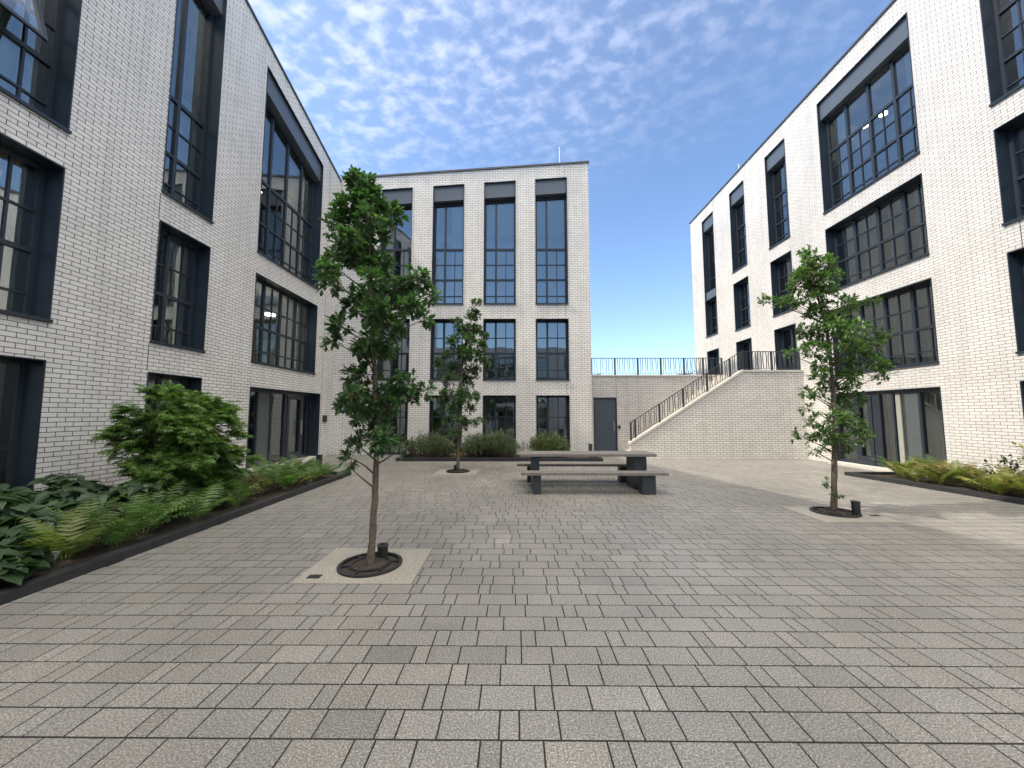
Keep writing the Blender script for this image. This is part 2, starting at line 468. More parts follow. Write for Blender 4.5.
build('outer_wall', sw, M['brick_back'], back)
rf = MB(); rf.fbox(FB, XL-2.95, XB1-.05, .05, 10.95, (roofB(XL-3)-.3, roofB(XB1)-.3), (roofB(XL-3)-.08, roofB(XB1)-.08)); build('roof', rf, M['roofing'], back)
cp = MB(); cp.fbox(FB, XL+.05, XB1+.04, -.04, .4, (roofB(XL), roofB(XB1)), (roofB(XL)+.07, roofB(XB1)+.07)); build('coping', cp, M['coping_dark'], back)
interior(FB, XL+.5, XB1-.1, [.02, 2.9, 5.9, 8.9], 4, [-3.7, -1.65, .42], back, 10.1)
for u, za, zb in ((1.985, 5.29, 5.83), (1.985, 2.29, 2.84), (1.99, 11.09, roofB(1.99)-.01)):
    jn = MB(); jn.fbox(FB, u-.006, u+.006, -.003, .01, za, zb); build('movement_joint', jn, M['coping_dark'], back)

# ---- right wing
right = thing('apartment_building', 'sunlit white brick wing on the right with a level parapet', 'building', (XR, 8, 0))
K = .262 * XR
zR1, hR1 = .121*XR+EYE, .3265*XR+EYE
zR2, hR2 = .385*XR+EYE, .591*XR+EYE
zR3, hR3 = .6445*XR+EYE, 1.0215*XR+EYE
roofR = lambda y: 1.0815*XR + EYE
openR = []
def addR(u0, u1, z0, h, **k):
    openR.append((u0, u1, z0, h, h)); return window(right, FR, u0, u1, z0, h, sc=.88, d=.33, **k)
bD = (0, 1, (.02, .20), (.30, .44), (.55, .72), (.80, .97))
for (u0, u1, nm) in ((8.94, 11.84, 'D'), (4.64, 7.535, 'E')):
    addR(u0, u1, zR1, hR1, cols=C4, thin=T4, blind=bD if nm == 'D' else (0, 1, (0, .3), (.7, 1)))
    addR(u0, u1, zR2, hR2, cols=C4, thin=T4, blind=bD if nm == 'D' else (0, 1, (0, .3), (.7, 1)))
    addR(u0, u1, zR3, hR3, cols=C4, thin=T4, panel=.57, blind=(0, 1, (.02, .17), (.80, .97)) if nm == 'D' else (0, 1, (0, .5)))
addR(4.64, 7.55, .0, 2.21, cols=C4, thin=[], base_rows=[(1.0, .05)], sill=False, blind=(0, 1, (0, .4)))
T = [(13.36, 14.47), (15.89, 16.99), (18.46, 19.58)]
for i, (u0, u1) in enumerate(T):
    b = (0, 1, (.0, .35))
    addR(u0, u1, 3.06, 4.81, cols=[.5], thin=[], base_rows=[], sill=False, blind=b)
    if i < 2:
        addR(u0, u1, zR1 + .254*XR, hR2, cols=[.37], thin=[.685], blind=b)
        addR(u0, u1, zR3, hR3, cols=[.37], thin=[.685], panel=.57, blind=b)
    else:
        addR(u0, u1, .398*XR+EYE, 7.49, cols=[.5], thin=[], base_rows=[(.5, .04), (1.1, .05)], blind=b)
        addR(u0, u1, 7.49, hR3, cols=[.37], thin=[], base_rows=[(1.3, .05)], panel=.57, blind=b, sill=False)
        mp = MB(); mp.fbox(FR, u0+.02, u1-.02, .06, .4, 7.52, 7.93); build('spandrel_panel', mp, M['panel'], right)
dr = (8.96, 12.03)
openR.append((dr[0], dr[1], .08, 2.2, 2.2))
facade_wall(FR, -4, 20.9, roofR, openR, M['brick_right'], right)
entrance(right, FR, dr[0], dr[1], .08, 2.2, .16, [(9.0, .06), (9.53, .05), (10.2, .05), (10.68, .22), (11.35, .07), (11.98, .08)],
         [(9.58, 9.90, 'infill'), (10.02, 10.14, 'label')], leaf=(10.80, 11.31), handle=11.22, white=((9.10, 9.50), (10.25, 10.55), (10.85, 11.28), (11.42, 11.93)))
sw = MB()
H = roofR(0)
sw.quad((XR, 20.9, -.05), (XR+10, 20.9, -.05), (XR+10, 20.9, H), (XR, 20.9, H), uv=[(0, 0), (10, 0), (10, H), (0, H)])
sw.quad((XR, -4, -.05), (XR+10, -4, -.05), (XR+10, -4, H), (XR, -4, H), uv=[(0, 0), (10, 0), (10, H), (0, H)])
sw.quad((XR+10, -4, -.05), (XR+10, 20.9, -.05), (XR+10, 20.9, H), (XR+10, -4, H), uv=[(0, 0), (25, 0), (25, H), (0, H)])
build('outer_wall', sw, M['brick_right'], right)
rf = MB(); rf.fbox(FR, -3.95, 20.85, .05, 9.95, H-.4, H-.15); build('roof', rf, M['roofing'], right)
cp = MB(); cp.fbox(FR, -4, 20.94, -.04, .4, H, H+.06); build('coping', cp, M['coping_dark'], right)
interior(FR, -3.9, 20.8, [.02, zR1+.02, zR2+.02, zR3+.02, 9.9], 4.2, [8.2, 12.4, 15.2, 17.7], right, 11.5)
for u, za, zb in ((7.3, hR1+.02, zR2-.04), (7.3, 2.23, zR1-.04)):
    jn = MB(); jn.fbox(FR, u-.006, u+.006, -.003, .01, za, zb); build('movement_joint', jn, M['coping_dark'], right)
for (u, z) in ((10.9, 10.6), (11.5, 10.7)):
    lm = MB(); x, y, _ = FR(u, 1.2, 0); lm.ring((x, y), 0, .10, z + .1, z + .15, 16); build('ceiling_lamp', lm, M['lamp'], right)

def rod(x, y, z0, z1, label):
    t = thing('lightning_rod', label, 'lightning rod', (x, y, z0))
    b = MB(); b.ring((x, y), 0, .09, z0, z0+.05, 12); build('base', b, M['coping_dark'], t)
    p = MB(); p.tube([(x, y, z0+.04), (x, y, z1)], .014, 8); build('rod', p, M['white'], t)
rod(1.92, 15.3, 11.45, 13.0, 'thin white lightning rod on the roof of the far wing')
rod(11.0, 17.6, 12.3, 13.8, 'thin white lightning rod on the roof of the sunlit right wing')

# ---- wing closing the courtyard behind the camera (mirrored in the far windows)
FC = lambda u, w, z: (u, -15 - w, z)
rear = thing('apartment_building', 'white brick wing behind the camera, mirrored in the windows of the far wing', 'building', (1, -15, 0))
openC = []
for i in range(6):
    u0 = -10 + i*4.0
    for z0 in (0.0, 2.95, 5.95):
        openC.append((u0, u0 + 1.9, z0, z0 + 2.4, z0 + 2.4))
        window(rear, FC, u0, u0 + 1.9, z0, z0 + 2.4, cols=[.37], thin=[.685])
facade_wall(FC, -12, 15, lambda u: 9.4, openC, M['brick_back'], rear)
bk_ = MB()
for a, b in (((-12, -15), (-12, -23)), ((15, -15), (15, -23)), ((-12, -23), (15, -23))):
    bk_.quad((*a, -.05), (*b, -.05), (*b, 9.4), (*a, 9.4), uv=[(0, 0), (8, 0), (8, 9.4), (0, 9.4)])
build('outer_wall', bk_, M['brick_back'], rear)
m_ = MB(); m_.box(-11.95, 14.95, -22.95, -15.05, 9.05, 9.3); build('roof', m_, M['roofing'], rear)
interior(FC, -11.9, 14.9, [.02, 2.97, 5.97, 8.9], 4, [-7, -3, 1, 5, 9], rear, 9.0)

# ------------------------------------------------------------------ terrace, stair
YT, YS = 14.75, 13.15
tw = thing('terrace_wall', 'grey brick retaining wall with a dark steel door below the terrace railing', 'wall', (6, YT, 0))
FT = lambda u, w, z: (u, YT + w, z)
facade_wall(FT, XB1, XR, lambda u: 3.03, [(3.08, 3.99, 0, 2.2, 2.2)], M['brick_terrace'], tw)
c = MB(); c.box(XB1+.002, XR-.002, YT-.03, YT+.34, 3.03, 3.085); build('coping', c, M['concrete'], tw)
fr = MB()
for a, b, z0, z1 in ((3.08, 3.12, 0, 2.2), (3.95, 3.99, 0, 2.2), (3.12, 3.95, 2.16, 2.2)): fr.fbox(FT, a, b, -.012, .16, z0, z1)
d = MB(); d.fbox(FT, 3.12, 3.95, .03, .09, .012, 2.157); dd = build('door', d, M['door'], tw)
build('frame', fr, M['frame'], dd)
h = MB(); h.fbox(FT, 3.84, 3.865, -.06, -.03, .9, 1.25); h.fbox(FT, 3.845, 3.86, -.03, .03, .93, .95); h.fbox(FT, 3.845, 3.86, -.03, .03, 1.2, 1.22); build('handle', h, M['steel'], dd)
jn = MB(); jn.fbox(FT, 3.975, 3.987, -.003, .01, 2.21, 3.02); build('movement_joint', jn, M['coping_dark'], tw)
ic = MB(); ic.fbox(FT, 4.02, 4.11, -.04, 0, .99, 1.10); tag(bevel(build('door_intercom', ic, M['iron'])), 'tiny black intercom box on the brick right of the dark steel door', 'intercom')
tag(build('terrace_deck', (lambda m: (m.box(XB1+.01, XR-.01, YT+.02, 26, 2.7, 2.99), m)[1])(MB()), M['concrete']), kind='structure')

sw_ = thing('stair_wall', 'white brick stair wall with a pale sloping coping rising to the right', 'wall', (7, YS, 0))
FS = lambda u, w, z: (u, YS + w, z)
ST = [(4.02, .50), (8.005, 3.02), (10.097, 3.02)]
def sline(u):
    return .50 + (u - 4.02) * (3.02 - .50) / (8.005 - 4.02) if u < 8.005 else 3.02
mb = MB()
for (a, za), (b, zb) in zip(ST, ST[1:]):
    mb.fbox(FS, a, b, 0, .24, -.05, (za, zb))
build('wall', mb, M['brick_stair'], sw_)
mb = MB()
mb.fbox(FS, 3.99, 8.0, -.03, .27, (.485, 3.02), (.57, 3.105)); mb.fbox(FS, 8.0, 10.095, -.03, .27, 3.02, 3.09)
build('coping', mb, M['concrete'], sw_)
mb = MB(); n = 17
for i in range(n):
    x0 = 4.25 + i * (8.0 - 4.25) / n
    mb.box(x0, 8.0, YS+.25, YT-.001, .176*i - .02, .176*(i+1))
mb.box(8.0, XR-.003, YS+.25, YT-.001, 0, 2.99)
tag(build('staircase', mb, M['concrete']), 'concrete steps climbing between the stair wall and the terrace wall', 'stairs')

def railing(name, label, pts, y, bays, group, h=.66, z_off=.05):
    """posts at pts [(x, z)], flat twisted bars between"""
    t = thing(name, label, 'railing', (pts[0][0], y, pts[0][1]), group)
    hr = MB(); lo = MB()
    for (a, za), (b, zb) in zip(pts, pts[1:]):
        hr.hexa([(a, y-.025, za+h), (b, y-.025, zb+h), (b, y+.025, zb+h), (a, y+.025, za+h), (a, y-.025, za+h+.022), (b, y-.025, zb+h+.022), (b, y+.025, zb+h+.022), (a, y+.025, za+h+.022)])
        lo.hexa([(a, y-.018, za+z_off), (b, y-.018, zb+z_off), (b, y+.018, zb+z_off), (a, y+.018, za+z_off), (a, y-.018, za+z_off+.012), (b, y-.018, zb+z_off+.012), (b, y+.018, zb+z_off+.012), (a, y+.018, za+z_off+.012)])
    build('handrail', hr, M['rail'], t); build('bottom_rail', lo, M['rail'], t)
    for i, (x, z) in enumerate(pts):
        p = MB(); p.box(x-.028, x+.028, y-.03, y+.03, z-.002, z+h+.004); build('post', p, M['rail'], t)
    for (a, za), (b, zb), k in zip(pts, pts[1:], bays):
        for j in range(1, k):
            f = j / k; x = lerp(a, b, f); z = lerp(za, zb, f)
            tw_ = .020 if j % 2 else -.020
            p = MB()
            for q in range(4):
                z0, z1 = z + z_off + .011 + (h - z_off - .012) * q/4, z + z_off + .011 + (h - z_off - .012) * (q+1)/4
                d0, d1 = tw_*math.sin(math.pi*q/4), tw_*math.sin(math.pi*(q+1)/4)
                p.hexa([(x-.006+d0, y-.017, z0), (x+.006+d0, y-.017, z0), (x+.006+d0, y+.017, z0), (x-.006+d0, y+.017, z0),
                        (x-.006+d1, y-.017, z1), (x+.006+d1, y-.017, z1), (x+.006+d1, y+.017, z1), (x-.006+d1, y+.017, z1)])
            build('baluster', p, M['rail'], t)
    return t
px = [3.06, 3.99, 4.905, 5.82, 6.74, 7.5, 8.24]
railing('metal_railing', 'dark level railing along the terrace edge above the steel door', [(x, 3.085) for x in px], YT+.16, [8, 9, 9, 9, 9, 7, 7], 'dark metal railings', .68)
sx = [4.06, 4.22, 5.08, 5.93, 6.79, 7.62, 7.985]
railing('metal_railing', 'dark sloping railing up the pale coping of the stair wall', [(x, sline(x)+.085) for x in sx], YS+.12, [2, 9, 9, 9, 9, 4], 'dark metal railings', .64)
railing('metal_railing', 'short dark level railing on the stair landing beside the sunlit wing', [(8.06, 3.09), (9.1, 3.09), (10.05, 3.09)], YS+.12, [11, 11], 'dark metal railings', .66)

# ------------------------------------------------------------------ ground
def struct(name, mb, mat): return tag(build(name, mb, mat, org=(0, 0, 0)), kind='structure')
g = MB(); g.quad((-400, -400, -.06), (400, -400, -.06), (400, 900, -.06), (-400, 900, -.06)); struct('ground', g, M['asphalt'])
g = MB(); g.quad((XL, -4, -.0022), (XR, -4, -.0022), (XR, 15, -.0022), (XL, 15, -.0022)); struct('paving_bed', g, M['joint'])
SLABS = [(-2.07, -.95, 3.556, 4.466), (-2.10, -.98, 9.744, 10.654), (4.46, 5.58, 5.558, 6.468)]
kx = lambda y: 8.395 + (9.78 - y) * .098      # right kerb line
def pavers():
    V, Fc, tone = [], [], []
    rng = random.Random(3)
    y = 1.918 - 26 * .182
    while y < 14.9:
        ya, yb = y + .0055, y + .182 - .0055
        yc = y + .091
        xa = -4.18 if yc < 9.70 else XL
        xb = kx(y + .182) if yc < 9.80 else XR
        if yc > 9.80 and yc < 12.1: xb = XR - .26 if yc > 8.9 else XR
        forb = [(s[0], s[1]) for s in SLABS if s[2] - 1e-3 < yc < s[3] + 1e-3]
        if 12.52 < yc < 14.5: forb.append((-3.95, 2.90))
        if yc > YB: xa = max(xa, XB1)
        if yc > YS: forb.append((4.0, XR + 1))
        x = xa - rng.random() * .6
        k = rng.randrange(3)
        while x < xb:
            ln = (.3, .1, .2)[k % 3]; k += 1
            a, b = max(x, xa), min(x + ln, xb)
            x += ln
            segs = [(a, b)]
            for f0, f1 in forb:
                ns = []
                for p, q in segs:
                    if q <= f0 or p >= f1: ns.append((p, q)); continue
                    if p < f0: ns.append((p, f0))
                    if q > f1: ns.append((f1, q))
                segs = ns
            for p, q in segs:
                p += .0045; q -= .0045
                if q - p < .02: continue
                z = rng.uniform(-.0005, .0010); c = .003
                i = len(V)
                V.extend([(p, ya, -.012), (q, ya, -.012), (q, yb, -.012), (p, yb, -.012),
                          (p, ya, z-.0012), (q, ya, z-.0012), (q, yb, z-.0012), (p, yb, z-.0012),
                          (p+c, ya+c, z), (q-c, ya+c, z), (q-c, yb-c, z), (p+c, yb-c, z)])
                for r0 in (0, 4):
                    for e in range(4): Fc.append((i+r0+e, i+r0+(e+1) % 4, i+r0+4+(e+1) % 4, i+r0+4+e))
                Fc.append((i+8, i+9, i+10, i+11))
                t = rng.gauss(1, .045); w = rng.gauss(0, .006)
                if rng.random() < .03: t *= .92
                if rng.random() < .05: t *= 1.14
                col = (.190*t*(1+w), .182*t, .166*t*(1-w*1.5), 1)
                tone.extend([col] * 12)
        y += .182
    me = bpy.data.meshes.new('paving'); me.from_pydata(V, [], Fc)
    at = me.color_attributes.new('tone', 'FLOAT_COLOR', 'POINT'); at.data.foreach_set('color', np.array(tone).ravel())
    me.materials.append(M['paver']); me.update()
    tag(link(me, 'paving'), kind='structure')
pavers()

# planters: kerbs and soil
k = MB()
k.box(-4.31, -4.18, -4, 9.70, -.02, .085); k.box(XL+.002, -4.31, 9.58, 9.70, -.02, .085)
tag(bevel(build('planter_kerb', k, M['kerb'])), 'long black kerb edging the shaded planting bed on the left', 'kerb')
k = MB()
def sk(a, b): k.hexa([(kx(a), a, -.02), (kx(a)+.13, a, -.02), (kx(b)+.13, b, -.02), (kx(b), b, -.02), (kx(a), a, .085), (kx(a)+.13, a, .085), (kx(b)+.13, b, .085), (kx(b), b, .085)])
sk(-4, 9.78); k.box(kx(9.78)+.131, XR-.005, 9.66, 9.78, -.02, .085)
tag(bevel(build('planter_kerb', k, M['kerb'])), 'long black kerb edging the sunny planting bed on the right', 'kerb')
k = MB()
k.box(-3.95, 2.9, 12.53, 12.66, -.02, .10); k.box(-3.95, -3.82, 12.661, YB-.003, -.02, .10); k.box(2.77, 2.9, 12.661, YB-.003, -.02, .10)
tag(bevel(build('planter_kerb', k, M['kerb'])), 'black kerb round the shrub bed in front of the far wing', 'kerb')
def bed(x0, x1, y0, y1, name='soil', seed=0, xf=None):
    mb = MB(); rng = random.Random(seed); nx, ny = max(2, int((x1-x0)/.12)), max(2, int((y1-y0)/.12))
    Z = [[.035 + rng.uniform(-.02, .03) for _ in range(nx+1)] for _ in range(ny+1)]
    for j in range(ny):
        for i in range(nx):
            P = []
            for di, dj in ((0, 0), (1, 0), (1, 1), (0, 1)):
                yy = lerp(y0, y1, (j+dj)/ny); xs = xf(yy) if xf else x0
                P.append((lerp(xs, x1, (i+di)/nx), yy, Z[j+dj][i+di]))
            mb.quad(*P)
    struct(name, mb, M['soil'])
bed(XL+.001, -4.312, -3.9, 9.578, seed=1)
bed(8.5, XR-.001, -3.9, 9.658, seed=2, xf=lambda y: kx(y)+.132)
bed(-3.818, 2.768, 12.662, YB-.001, seed=3)

# tree pits
PITS = [(-1.49, 3.99), (-1.545, 10.28), (5.045, 6.10)]
names = ['tall foreground tree', 'slim tree by the far wing', 'tree on the right']
for (s, (cx, cy), nm) in zip(SLABS, PITS, names):
    sl = MB()
    # slab with a round opening
    n = 48; r = .318
    def edge(t):
        dx, dy = math.cos(t), math.sin(t)
        k_ = min(((s[1]-cx)/dx if dx > 0 else (s[0]-cx)/dx) if abs(dx) > 1e-9 else 9, ((s[3]-cy)/dy if dy > 0 else (s[2]-cy)/dy) if abs(dy) > 1e-9 else 9)
        return (cx + dx*k_, cy + dy*k_, .001)
    ang = sorted([2*math.pi*i/n for i in range(n)] + [math.atan2(yy-cy, xx-cx) % (2*math.pi) for xx in s[:2] for yy in s[2:]])
    for a, b in zip(ang, ang[1:] + [ang[0] + 2*math.pi]):
        if b - a < 1e-6: continue
        sl.quad((cx + r*math.cos(a), cy + r*math.sin(a), .001), edge(a), edge(b), (cx + r*math.cos(b), cy + r*math.sin(b), .001))
    struct('concrete_slab', sl, M['aggregate'])
    t = thing('tree_grate', 'round black tree grate at the foot of the ' + nm, 'tree grate', (cx, cy, 0), 'round black tree grates')
    gr = MB(); gr.ring((cx, cy), .285, .317, -.01, .022, 48); gr.ring((cx, cy), .175, .20, -.01, .022, 40)
    for q in range(6):
        a = 2*math.pi*q/6 + .3
        ca, sa = math.cos(a), math.sin(a)
        gr.hexa([(cx + rr*ca - w*sa, cy + rr*sa + w*ca, z) for z in (-.01, .021) for rr, w in ((.199, -.014), (.286, -.014), (.286, .014), (.199, .014))])
    build('grate', gr, M['iron'], t)
    so_ = MB()
    for q in range(40):
        a, b = 2*math.pi*q/40, 2*math.pi*(q+1)/40
        so_.v += [(cx, cy, .03), (cx + .284*math.cos(a), cy + .284*math.sin(a), -.004), (cx + .284*math.cos(b), cy + .284*math.sin(b), -.004)]
        so_.f.append((3*q, 3*q+1, 3*q+2)); so_.uv += [(0, 0)]*3
    build('soil', so_, M['soil'], t)
def uplight(x, y, h, label):
    t = thing('tree_light', label, 'light', (x, y, 0), 'small uplights beside the trees')
    b = MB(); b.ring((x, y), 0, .055, 0, h, 20); build('body', b, M['iron'], t)
    c = MB(); c.ring((x, y), .035, .062, h, h+.015, 20); build('cap', c, M['rail'], t)
uplight(-1.44, 4.20, .12, 'small black cylinder light behind the trunk of the foreground tree')
uplight(5.31, 6.02, .18, 'small black cylinder light right of the trunk of the right tree')
uplight(-1.62, 10.42, .14, 'small black cylinder light behind the slim tree by the far wing')
def cap(x, y, label):
    m = MB(); m.box(x-.06, x+.06, y-.04, y+.04, -.002, .006); o = tag(build('irrigation_cover', m, M['iron']), label, 'cover', 'small dark covers in the slabs')
cap(-1.915, 3.70, 'small dark rectangular cover set in the pale slab by the foreground tree')
cap(5.50, 5.92, 'small dark rectangular cover set in the pale slab by the right tree')
def bollard(x, y, h, label):
    t = thing('bollard_light', label, 'bollard', (x, y, 0), 'short black bollards')
    b = MB(); b.box(x-.055, x+.055, y-.055, y+.055, 0, h); bevel(build('post', b, M['rail'], t))
    c = MB(); c.box(x-.065, x+.065, y-.065, y+.065, h, h+.02); bevel(build('cap', c, M['iron'], t), .004)
bollard(2.55, 12.85, .52, 'short thin black bollard beyond the picnic table near the steel door')
bollard(-5.1, 9.85, .47, 'short black bollard at the end of the shaded bed by the left entrance')

# ------------------------------------------------------------------ picnic table
pt = thing('picnic_table', 'grey slatted picnic table with fixed benches on dark block legs', 'picnic table', (1.47, 7.83, 0))
def boards(x0, x1, y0, y1, z0, z1, n):
    mb = MB(); w = (y1-y0)/n
    for i in range(n): mb.box(x0, x1, y0 + i*w + .003, y0 + (i+1)*w - .003, z0, z1)
    return mb
bevel(build('table_top', boards(.096, 2.91, 7.80, 8.50, .677, .727, 5), M['slat'], pt), .004)
bevel(build('bench_seat', boards(.115, 2.955, 7.34, 7.66, .368, .418, 3), M['slat'], pt), .004)
bevel(build('bench_seat', boards(.04, 2.90, 8.61, 8.94, .368, .418, 3), M['slat'], pt), .004)
for x0, x1 in ((.347, .505), (2.46, 2.72)):
    m = MB(); m.box(x0, x1, 7.88, 8.42, 0, .676); bevel(build('table_leg', m, M['tableleg'], pt))
    m = MB(); m.box(x0, x1, 7.395, 7.63, 0, .367); bevel(build('bench_leg', m, M['tableleg'], pt))
    m = MB(); m.box(x0-.07, x1-.07, 8.66, 8.90, 0, .367); bevel(build('bench_leg', m, M['tableleg'], pt))
    m = MB(); m.box(x0+.04, x1-.04, 7.631, 7.879, .03, .13); m.box(x0+.03, x1-.09, 8.421, 8.659, .03, .13); build('tie_bar', m, M['tableleg'], pt)

# ------------------------------------------------------------------ foliage
def leaf_template(st, hw, fold=.25, droop=.15):
    V, Fq = [], []
    for t, w in zip(st, hw):
        z = -droop*t*t
        V += [(-w, t, z + fold*w), (0, t, z), (w, t, z + fold*w)]
    for i in range(len(st)-1):
        a = 3*i; Fq += [(a, a+1, a+4, a+3), (a+1, a+2, a+5, a+4)]
    return np.array(V), Fq
OAK = leaf_template([0, .10, .22, .31, .43, .53, .66, .76, .88, 1.0], [.012, .03, .14, .075, .23, .12, .26, .13, .13, .01])
OVATE = leaf_template([0, .12, .3, .5, .7, .87, 1.0], [.02, .16, .26, .28, .22, .11, .005], .3, .25)
BROAD = leaf_template([0, .06, .2, .34, .46, .58, .72, .86, 1.0], [.05, .22, .36, .34, .42, .30, .28, .12, .005], .22, .3)
NARROW = leaf_template([0, .3, .7, 1.0], [.02, .10, .085, .005], .3, .2)
def palm():
    V, Fq = [], []
    for k, (a, l) in enumerate(((-1.35, .6), (-.7, .88), (0, 1), (.7, .88), (1.35, .6))):
        i = len(V); d = np.array([math.sin(a), math.cos(a)]); n = np.array([d[1], -d[0]])
        for t, w in ((0, 0.01), (.45, .11), (1, 0.0), (.45, -.11)):
            p = d*l*t + n*w*l; V.append((p[0], p[1], -.25*(l*t)**2 + .02*k))
        Fq.append((i, i+1, i+2, i+3))
    return np.array(V), Fq
PALM = palm()

class Leaves:
    def __init__(s): s.V = []; s.F = []; s.C = []; s.n = 0
    def add(s, tpl, pos, dirs, ups, size, cols):
        tv, tf = tpl
        pos, dirs, ups = np.array(pos, float), np.array(dirs, float), np.array(ups, float)
        dirs /= np.linalg.norm(dirs, axis=1)[:, None] + 1e-9
        sd = np.cross(dirs, ups); sd /= np.linalg.norm(sd, axis=1)[:, None] + 1e-9
        up = np.cross(sd, dirs)
        sz = np.array(size)[:, None, None]
        v = pos[:, None, :] + sz*(tv[None, :, 0:1]*sd[:, None, :] + tv[None, :, 1:2]*dirs[:, None, :] + tv[None, :, 2:3]*up[:, None, :])
        m, k = len(pos), len(tv)
        s.V.append(v.reshape(-1, 3))
        s.C.append(np.repeat(np.array(cols, float), k, axis=0))
        for i in range(m):
            o = s.n + i*k
            s.F.extend([tuple(o + q for q in f) for f in tf])
        s.n += m*k
    def build(s, name, parent=None, org=(0, 0, 0), mat='leaf'):
        V = np.concatenate(s.V) - np.array(org); C = np.concatenate(s.C)
        me = bpy.data.meshes.new(name); me.from_pydata(V.tolist(), [], s.F)
        at = me.color_attributes.new('tone', 'FLOAT_COLOR', 'POINT')
        at.data.foreach_set('color', np.concatenate([C, np.ones((len(C), 1))], 1).ravel())
        me.materials.append(M[mat]); me.update()
        return link(me, name, parent, org)

def greens(n, base, var=.25, yellow=.15, rng=RS):
    b = np.array(base)[None, :] * (1 + rng.normal(0, var, (n, 1))).clip(.45, 1.8)
    y = rng.uniform(0, yellow, (n, 1))
    b = b * (1 + y*np.array([[1.6, .7, -.3]]))
    return b.clip(.005, .6)

def unit(n, rng=RS):
    v = rng.normal(0, 1, (n, 3)); return v / np.linalg.norm(v, axis=1)[:, None]

def tree(label, base, trunk, clumps, leaf, dens, base_col, extra, tr, seed, group):
    """trunk: [(x, z, r)]; clumps: [(x, z, r)] in the plane through the trunk, spread in depth here"""
    rng = np.random.RandomState(seed)
    t = thing('oak_tree', label, 'tree', base, group)
    zt = trunk[-1][1]; low = lambda z: z - tr*max(0., z/zt)**3
    trunk = [(x, low(z), r) for x, z, r in trunk]; clumps = [(x, low(z), r) for x, z, r in clumps]
    bx, by = base[0], base[1]
    tk = MB(); pts, rad = [], []
    for (xa, za, ra), (xb, zb, rb) in zip(trunk, trunk[1:]):
        for q in range(4):
            f = q/4; z = lerp(za, zb, f)
            pts.append((lerp(xa, xb, f) + rng.normal(0, .0035), by + .02*math.sin(z*1.7+seed) + rng.normal(0, .0035), z))
            rad.append(lerp(ra, rb, f)*.84*(1 + rng.normal(0, .045)))
    pts.append((trunk[-1][0], by, trunk[-1][1])); rad.append(trunk[-1][2]*.84)
    tk.tube(pts, rad, 10)
    def axis(z):
        for (a, za, _), (b, zb, _) in zip(trunk, trunk[1:]):
            if za <= z <= zb: return lerp(a, b, (z-za)/(zb-za))
        return trunk[-1][0]
    build('trunk', tk, M['bark'], t, base, smooth=True)
    br = MB(); lv = Leaves()
    C = []
    for x, z, r in clumps:
        ax = axis(z); h = abs(x-ax)
        C.append((x, by + rng.normal(0, .05 + .35*r + .12*extra*rng.rand()), z, r))
    for _ in range(int(len(clumps)*extra)):
        x, z, r = clumps[rng.randint(len(clumps))]
        ax = axis(z); rad = max(abs(x-ax), .12)
        a = rng.choice([-1, 1])*rng.uniform(.9, 2.2)
        C.append((ax + rad*.8*math.cos(a), by + rad*1.05*math.sin(a), z + rng.normal(0, .06), r*rng.uniform(.8, 1.05)))
    for x, y, z, r in C:
        ax = axis(z); h = math.hypot(x-ax, y-by)
        za = max(z - .35*h - .12*r - .08, trunk[0][1] + .6*(z-trunk[0][1])); za = min(za, trunk[-1][1])
        p0 = Vector((axis(za), by, za)); p3 = Vector((x, y, z))
        mid = p0.lerp(p3, .5) + Vector((rng.normal(0, .03), rng.normal(0, .03), .03*h))
        if h > .05: br.tube([p0, p0.lerp(mid, .5), mid, mid.lerp(p3, .5), p3], [.007+.010*min(h, .6), .009, .007, .005, .0035], 5)
        nt = max(3, int(dens * (r/.15)**2))
        D = unit(nt, rng); D[:, 2] = D[:, 2]*.8 + .25
        out = np.array([x-ax, y-by, 0.]); 
        if h > .08: D += .35*out/h
        D /= np.linalg.norm(D, axis=1)[:, None]
        for dv in D:
            ln = r*rng.uniform(.45, 1.0)
            tip = np.array([x, y, z]) + dv*ln*np.array([1, 1, .95])
            st_ = np.array([x, y, z]) + dv*ln*.1
            br.tube([tuple(st_), tuple(tip)], [.0035, .0018], 3)
            k = 7
            f = np.concatenate([rng.uniform(.45, .9, k-4), np.ones(4)])
            pos = st_ + (tip-st_)*f[:, None]
            dd = dv[None, :]*.75 + unit(k, rng)*.85 + np.array([[0, 0, .05]])
            up = np.array([[0, 0, 1.]]) + unit(k, rng)*.45
            cc = greens(k, base_col, .24, .18, rng) * (1 + rng.normal(0, .14))
            lv.add(OAK, pos, dd, up, leaf*rng.uniform(.7, 1.15, k), cc)
    build('branches', br, M['bark'], t, base)
    lv.build('foliage', t, base)
    return t

